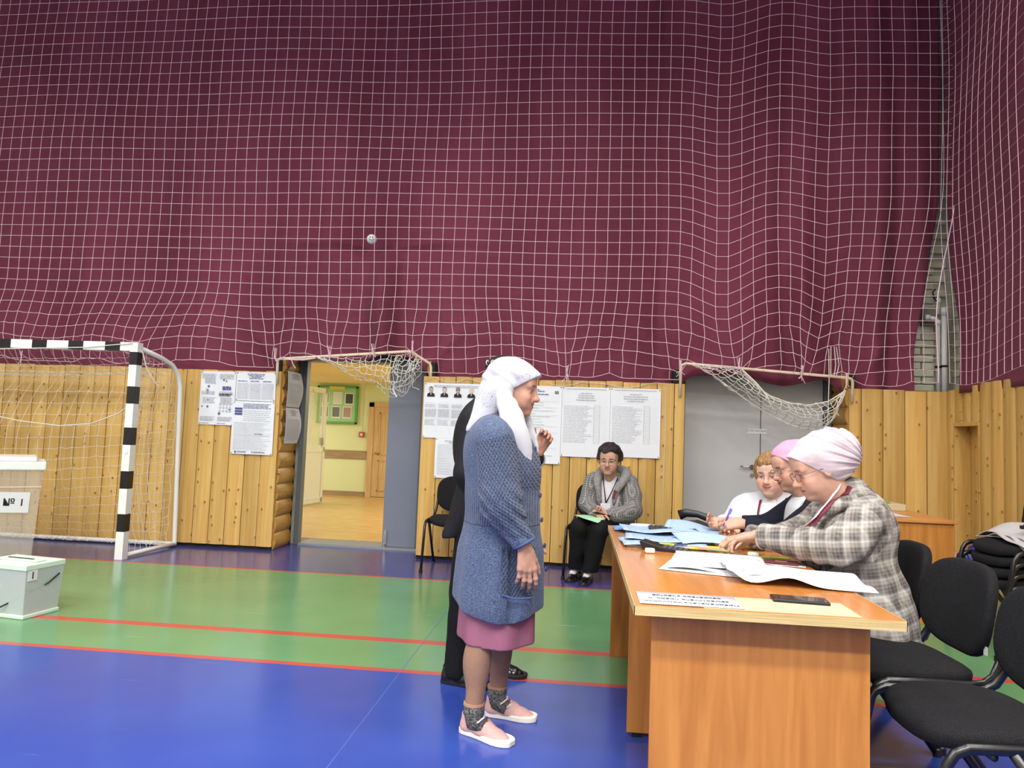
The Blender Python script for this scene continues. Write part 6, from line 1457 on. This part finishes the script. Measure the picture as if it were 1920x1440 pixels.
MB().tube([(0, 0, 0), (.012, -.002, .035)], [.0008, .0042], 8).build('tip', CHROME, pn)
MB().tube([(.012, -.002, .035), (.046, -.008, .132)], .0048, 8).build('barrel', mat('purple barrel', (92, 72, 190), .3), pn, smooth=True); MB().tube([(.053, -.009, .128), (.043, -.008, .10)], .002, 6).build('clip', mat('dark purple', (60, 44, 140), .3), pn)

# ---------------------------------------------------------------- fair haired woman in white (far end)
W4 = person('fair haired woman in a white jacket smiling at the far end of the table')
h4 = Head((1.185, 4.60, 1.075), (-.52, -.85, -.06), (-.04, 0, 1), 1.06)
Hm = h4.sdf(neck_to=(1.21, 4.66, .90), neck_r=.062, age=0, smile=1, wide=1.06, nose=1.0).mesh(.003)
B = SDF(); B.ell((1.22, 4.68, .74), (.14, .14, .22)); B.ell((1.26, 4.68, .56), (.15, .17, .12)); B.cap((1.21, 4.67, .82), (1.21, 4.66, .93), .06, .06)
RA = [(1.04, 4.72, .86), (.93, 4.60, .74), (.86, 4.36, .80)]; LA = [(1.37, 4.56, .86), (1.33, 4.42, .72), (1.05, 4.30, .80)]
B.chain(RA, [.05, .042, .028]); B.chain(LA, [.05, .042, .028])
for y in (4.6, 4.76): B.chain([(1.26, y, .55), (.88, y-.05, .52), (.88, y-.05, .1)], [.08, .06, .04])
HS = SDF(); hand(HS, (.855, 4.335, .80), (-.25, -1, -.1), (0, 0, -1), (1, -.2, 0), .9, arm=(.865, 4.39, .80)); hand(HS, (1.03, 4.29, .80), (-1, -.3, -.1), (0, 0, -1), (0, 1, 0), .9, arm=(1.08, 4.30, .80))
mesh_obj('body', [Hm, B.mesh(.009), HS.mesh(.0032)], SKIN, W4, colors=h4.color((208, 168, 150), lip=(176, 90, 86), brow=(120, 86, 66), flush=.55, smile=1)); h4.eyes(W4)
K = SDF(); K.ell((1.215, 4.68, .76), (.17, .16, .2)); K.ell((1.24, 4.69, .60), (.18, .17, .2), None, .08); K.cap((1.08, 4.73, .885), (1.35, 4.60, .885), .07, .07, .06); K.cap((1.215, 4.69, .88), (1.21, 4.68, .93), .09, .07, .05)
K.chain(RA, [.078, .068, .05], .03); K.chain(LA, [.078, .068, .05], .03); K.mod(folds(.005, 20, 41)); K.post.append(lambda P, D: np.maximum(D, .46-P[:, 2]))
K.cap((1.16, 4.55, .96), (1.12, 4.50, .72), .06, .05, .02, 's'); K.cap((1.12, 4.50, .72), (1.10, 4.5, .5), .05, .05, .02, 's')
K4_ = SDF(); K4_.p = list(K.p); J4 = mesh_obj('white_jacket', [K.mesh(.006)], WCLOTH, W4)
K = SDF(); K.ell((1.18, 4.64, .76), (.14, .135, .17)); K.cap((1.2, 4.65, .84), (1.205, 4.65, .90), .08, .07, .03); mesh_obj('white_blouse', [K.mesh(.008)], mat('cream blouse', (222, 222, 224), .8), W4)
K4_.p += K.p
for mt_, w_, pp_ in ((MAROON, .014, [(1.10, 4.58, .95), (1.08, 4.54, .91), (1.07, 4.52, .87), (1.07, 4.51, .83), (1.08, 4.50, .79)]), (MAROON, .014, [(1.29, 4.57, .95), (1.25, 4.53, .91), (1.21, 4.51, .87), (1.17, 4.50, .83), (1.13, 4.49, .79)]), (NAVYC, .007, [(1.27, 4.57, .95), (1.23, 4.53, .91), (1.19, 4.51, .87), (1.15, 4.50, .83), (1.12, 4.49, .80)])):
    pts, nn = proj(K4_, pp_, .005); ribbon(pts, w_, W4, 'lanyard', mt_, nn)
bd = MB().box((-.035, -.003, -.025), (.035, .003, .025)).build('badge', WHITE, W4, bevel=.004); bd.location = (1.19, 4.47, .80); bd.rotation_euler = (0, 0, -.5)
MB().box((-.03, -.0045, -.022), (.03, -.003, .0)).build('badge_print', MAROON, bd)
HR = mat('fair hair', (150, 112, 72), .6, spec=.3); noise_mix(HR, (112, 80, 48), (168, 130, 86), 22, 5, stretch=(6, 6, 1), rnd=False)
def hairmesh(Hh, sc=1.0, side=.0, top=.1, fr=.052, length=-.07, amp=.003, seed=5, low_front=.03, h=.0036, bulk=0, top_=0):
    K = SDF(); K.ell(Hh.p(-.022, 0, .042), (.110*sc, (.092+bulk)*sc*1.02, .100*sc), Hh.R, .01); K.ell(Hh.p(-.04, 0, .0), (.088*sc, (.093+bulk)*sc, .10*sc), Hh.R, .04)
    K.cap(Hh.p(.072, -.03, .078), Hh.p(.072, .03, .078), .024, .024, .03)
    if top_: K.ell(Hh.p(.0, 0, .085), (.098, .088, .062), Hh.R, .03)
    f_ = folds(amp, 60, seed, stretch=(1, 1, .35)); K.mod(f_)
    def cut(P, D):
        q = Hh.loc(P); x, y, z = q.T; ay = np.abs(y)
        fringe = fr - .035*(ay/.07)**2*0 + .012*np.sin(y*60) - low_front*np.clip((ay-.05)/.03, 0, 1)*2.6
        D = np.maximum(D, np.minimum(fringe-z, x-.028-.03*np.clip((ay-.055)/.02, 0, 1)*side))
        return np.maximum(D, length-z)
    K.post.append(cut); return K.mesh(h)
mesh_obj('hair', [hairmesh(h4, 1.05, fr=.062, length=-.080, bulk=.006, side=1.0)], HR, W4)
seated_legs(W4, [(1.26, 4.6, .53), (1.26, 4.76, .53)], [(.9, 4.56, .50), (.9, 4.7, .50)], [(.88, 4.56, .08), (.88, 4.7, .08)], TROU)
for y in (4.56, 4.7): shoe(W4, (.92, y, 0), (.70, y, 0), .044, (16, 16, 18), (20, 20, 20), gloss=.2, name_m='black leather', soleh=.02)

# ---------------------------------------------------------------- woman in tweed sitting by the wall
W5 = person('dark haired woman with glasses in a black and white tweed jacket seated by the boards')
h5 = Head((.275, 6.60, 1.070), (-.20, -.97, -.10), (0, -.1, 1), 1.08)
Hm = h5.sdf(neck_to=(.30, 6.70, .88), neck_r=.06, age=1, smile=1, wide=1.1, nose=1.05).mesh(.0034)
RA = [(.13, 6.72, .87), (.08, 6.66, .665), (.155, 6.47, .612)]; LA = [(.47, 6.70, .87), (.50, 6.58, .64), (.30, 6.47, .600)]
B = SDF(); B.ell((.29, 6.76, .72), (.16, .12, .22)); B.ell((.26, 6.78, .56), (.18, .15, .12)); B.cap((.30, 6.72, .8), (.30, 6.70, .92), .06, .06)
B.chain(RA, [.05, .042, .028]); B.chain(LA, [.05, .042, .028])
for (a, k_, c) in (((.17, 6.72, .54), (.03, 6.42, .50), (.0, 6.56, .08)), ((.32, 6.72, .54), (.20, 6.36, .50), (.12, 6.45, .08))): B.chain([a, k_, c], [.08, .06, .036])
HS = SDF(); hand(HS, (.165, 6.455, .608), (.45, -.85, -.1), (.3, .3, -.9), (.85, .4, .2), .98, curls=[(.2, .3, .2), (.7, .7, .4), (.8, .8, .4), (.8, .8, .4)], arm=(.145, 6.50, .615))
hand(HS, (.285, 6.46, .592), (-.85, -.45, .1), (-.2, .3, .9), (-.3, .8, .4), .98, curls=[(.5, .6, .4), (.55, .6, .4), (.6, .6, .4), (.6, .6, .4)], arm=(.32, 6.49, .597))
mesh_obj('body', [Hm, B.mesh(.010), HS.mesh(.0032)], SKIN, W5, colors=h5.color((194, 150, 130), lip=(170, 90, 84), brow=(70, 50, 44), flush=.4, smile=1)); h5.eyes(W5)
K = SDF(); K.ell((.29, 6.77, .76), (.20, .145, .19)); K.ell((.28, 6.79, .60), (.215, .165, .17), None, .08); K.cap((.17, 6.74, .885), (.44, 6.73, .885), .072, .072, .06)
K.chain(RA, [.076, .068, .052], .03); K.spl([LA[0], LA[1], (.40, 6.52, .60), LA[2]], [.08, .078, .066, .052], .03, n=2); K.mod(folds(.005, 20, 51))
K.cap((.30, 6.60, .96), (.25, 6.60, .62), .07, .075, .02, 's')
K.post.append(lambda P, D: np.maximum(np.maximum(D, .475-P[:, 2]), np.where(((P-A_(.165, 6.455, .61))**2).sum(1) < .006, (P-A_(.158, 6.468, .61)) @ nrm((.4, -.9, 0)), -1)))
pcw = torso_pc((.28, 6.78, .5), (.3, 6.72, .95), [RA, LA])
K5_ = SDF(); K5_.p = list(K.p)
J5 = mesh_obj('tweed_jacket', [K.mesh(.006)], TWEED, W5, pcs=pcw)
K = SDF(); K.cap((.42, 6.74, .50), (.40, 6.66, .17), .07, .05, .04, sq=((0, 1, 0), 2.5)); K.cap((.46, 6.80, .52), (.45, 6.74, .17), .07, .05, .04); K.mod(folds(.004, 20, 3)); K.cut((0, 0, .15), (0, 0, -1)); mesh_obj('jacket_skirt', [K.mesh(.008)], TWEED, J5, pcs=lambda V: V[:, [2, 0, 1]])
K = SDF(); K.spl([(.20, 6.61, .68), (.185, 6.60, .80), (.175, 6.63, .89), (.22, 6.75, .965), (.32, 6.80, .975), (.42, 6.74, .96), (.43, 6.66, .93), (.385, 6.60, .86), (.34, 6.59, .78), (.325, 6.60, .68)], [.018, .024, .034, .042, .05, .05, .042, .03, .022, .012], .02, n=3); mesh_obj('grey_hood', [K.mesh(.006)], GRAYK, J5)
K = SDF(); K.ell((.275, 6.70, .74), (.13, .115, .19)); K.cap((.29, 6.68, .84), (.295, 6.68, .91), .075, .065, .03); K.mod(folds(.004, 24, 7)); K5_.p += K.p; mesh_obj('white_blouse', [K.mesh(.007)], mat('pale blouse', (214, 212, 220), .8), W5)
for nm_, mt_, w_, pp_ in (('lanyard', BLACKP, .009, [(.215, 6.62, .92), (.22, 6.58, .86), (.235, 6.57, .80), (.245, 6.57, .74), (.25, 6.57, .69)]), ('lanyard', BLACKP, .009, [(.37, 6.62, .92), (.345, 6.58, .86), (.31, 6.57, .80), (.28, 6.57, .74), (.255, 6.57, .69)]), ('white_band', LW, .03, [(.40, 6.63, .92), (.375, 6.6, .87), (.345, 6.58, .82), (.325, 6.57, .77)])):
    pts, nn = proj(K5_, pp_, .006); ribbon(pts, w_, W5, nm_, mt_, nn)
bd = MB().box((-.045, -.003, -.03), (.045, .003, .03)).build('badge', WHITE, W5, bevel=.004); bd.location = (.25, 6.56, .655)
rb_ = MB().box((-.012, -.004, -.03), (.012, .004, .03)).box((-.02, -.005, .03), (.02, .004, .045)).build('ribbon_rosette', MAROON, W5); rb_.location = (.325, 6.565, .76); rb_.rotation_euler = (0, .35, 0)
HD = mat('dark hair', (30, 24, 24), .6, spec=.35); noise_mix(HD, (20, 16, 17), (52, 38, 36), 30, 4, stretch=(4, 4, 1), rnd=False)
mesh_obj('hair', [hairmesh(h5, 1.13, fr=.080, length=.0, bulk=.004, amp=.004, low_front=.0, top_=1)], HD, W5)
glasses(h5, W5, GLP, r=.022)
seated_legs(W5, [(.17, 6.72, .53), (.32, 6.72, .53)], [(.03, 6.42, .485), (.20, 6.36, .485)], [(.005, 6.55, .09), (.125, 6.44, .09)], TROU, r=(.098, .082, .072), zmin=.10)
for (x, y) in ((.0, 6.56), (.12, 6.45)):
    MB().tube([(x, y, .14), (x-.01, y-.01, .08), (x-.03, y-.05, .055)], [.034, .034, .028], 14).build('white_sock', WHITE, W5, smooth=True)
shoe(W5, (.045, 6.61, 0), (-.07, 6.42, 0), .042, (16, 16, 18), (20, 20, 20), gloss=.2, name_m='black leather', soleh=.018, low=True, hgt=.06); shoe(W5, (.135, 6.51, 0), (.06, 6.29, 0), .042, (16, 16, 18), (20, 20, 20), gloss=.2, name_m='black leather', soleh=.018, low=True, hgt=.06)
ph = thing('smartphone', 'dark phone held by the seated woman in tweed', 'phone', (.215, 6.40, .605), .5)
MB().box((-.075, -.038, -.005), (.075, .038, .004)).build('case', BLACKP, ph, bevel=.003); MB().box((-.07, -.034, .004), (.07, .034, .0046)).build('screen', MATS['phone glass'], ph); ph.rotation_euler = (-.15, .22, .35)
gp = thing('green_leaflet', 'folded pale green leaflet on the lap of the woman in tweed', 'paper', (.115, 6.43, .578), .5)
GPP = mat('pale green paper', (166, 214, 176), .7)
MB().add([(-.13, -.09, 0), (.10, -.11, .0), (.12, .07, .004), (-.11, .09, .004), (-.02, -.17, -.035), ], [(0, 1, 2, 3), (0, 4, 1)]).build('sheet', GPP, gp, solid=.002)
# cloths, bag and cables with soft shapes
SK = (3.0, 5.05)
cl = thing('folded_cloth', 'pale grey folded cloths draped over the top of the chair stack', 'cloth', (3.03, 5.05, 0))
def clf(dz, sx, seed):
    def f(u, v):
        x = -.27+.35*u*sx; y = -.30+.60*v; r = abs(y)/.30
        z = .765+dz-.055*r**2.2-.045*smooth(-.12, -.27, x)-.05*max(0, x-.1)+.012*math.sin(x*13+seed)+.010*math.sin(y*17+seed*2)
        return (x+.02*math.sin(y*9+seed), y, z)
    return f
CLG = mat('pale grey cloth', (196, 192, 190), .85); noise_mix(CLG, (170, 166, 164), (194, 190, 188), 60, 3, stretch=(1, 8, 1), rnd=False)
for k in range(3): MB().grid(clf(.014*k, 1+.0*k, k*1.3), 30, 24).build('cloth_layer', CLG, cl, smooth=True, solid=.006).location = (.012*k, .01*k, 0)
cab = tag(MB().tube([(2.84, 4.95, .80), (2.86, 4.93, .845), (2.92, 4.93, .83), (3.0, 4.95, .81), (3.04, 4.97, .80)], .004, 6).cbox((2.845, 4.93, .80), (.05, .03, .022)).cbox((2.91, 4.90, .80), (.055, .03, .024)).cbox((2.97, 4.92, .80), (.05, .035, .024)).build('cable', BLACKP), 'small black cable with plugs lying on the grey cloths', 'cable')
K = SDF(); K.spl([(2.95, 6.05, .47), (3.02, 6.05, .55), (3.10, 6.08, .57), (3.17, 6.1, .56)], [.05, .05, .04, .02], .03, n=2); K.spl([(2.93, 6.05, .50), (2.98, 6.03, .46), (3.06, 6.03, .42), (3.15, 6.02, .36)], [.04, .045, .04, .03], .03, n=2); K.ell((2.99, 6.12, .48), (.07, .1, .06)); K.mod(folds(.007, 40, 3))
bag_ = mesh_obj('bag', [K.mesh(.006)], NAVY, None); bag_.location = (.06, -.08, -.05)
tag(bag_, 'crumpled blue nylon bag on the pale carton beside the drawer cabinet', 'bag')
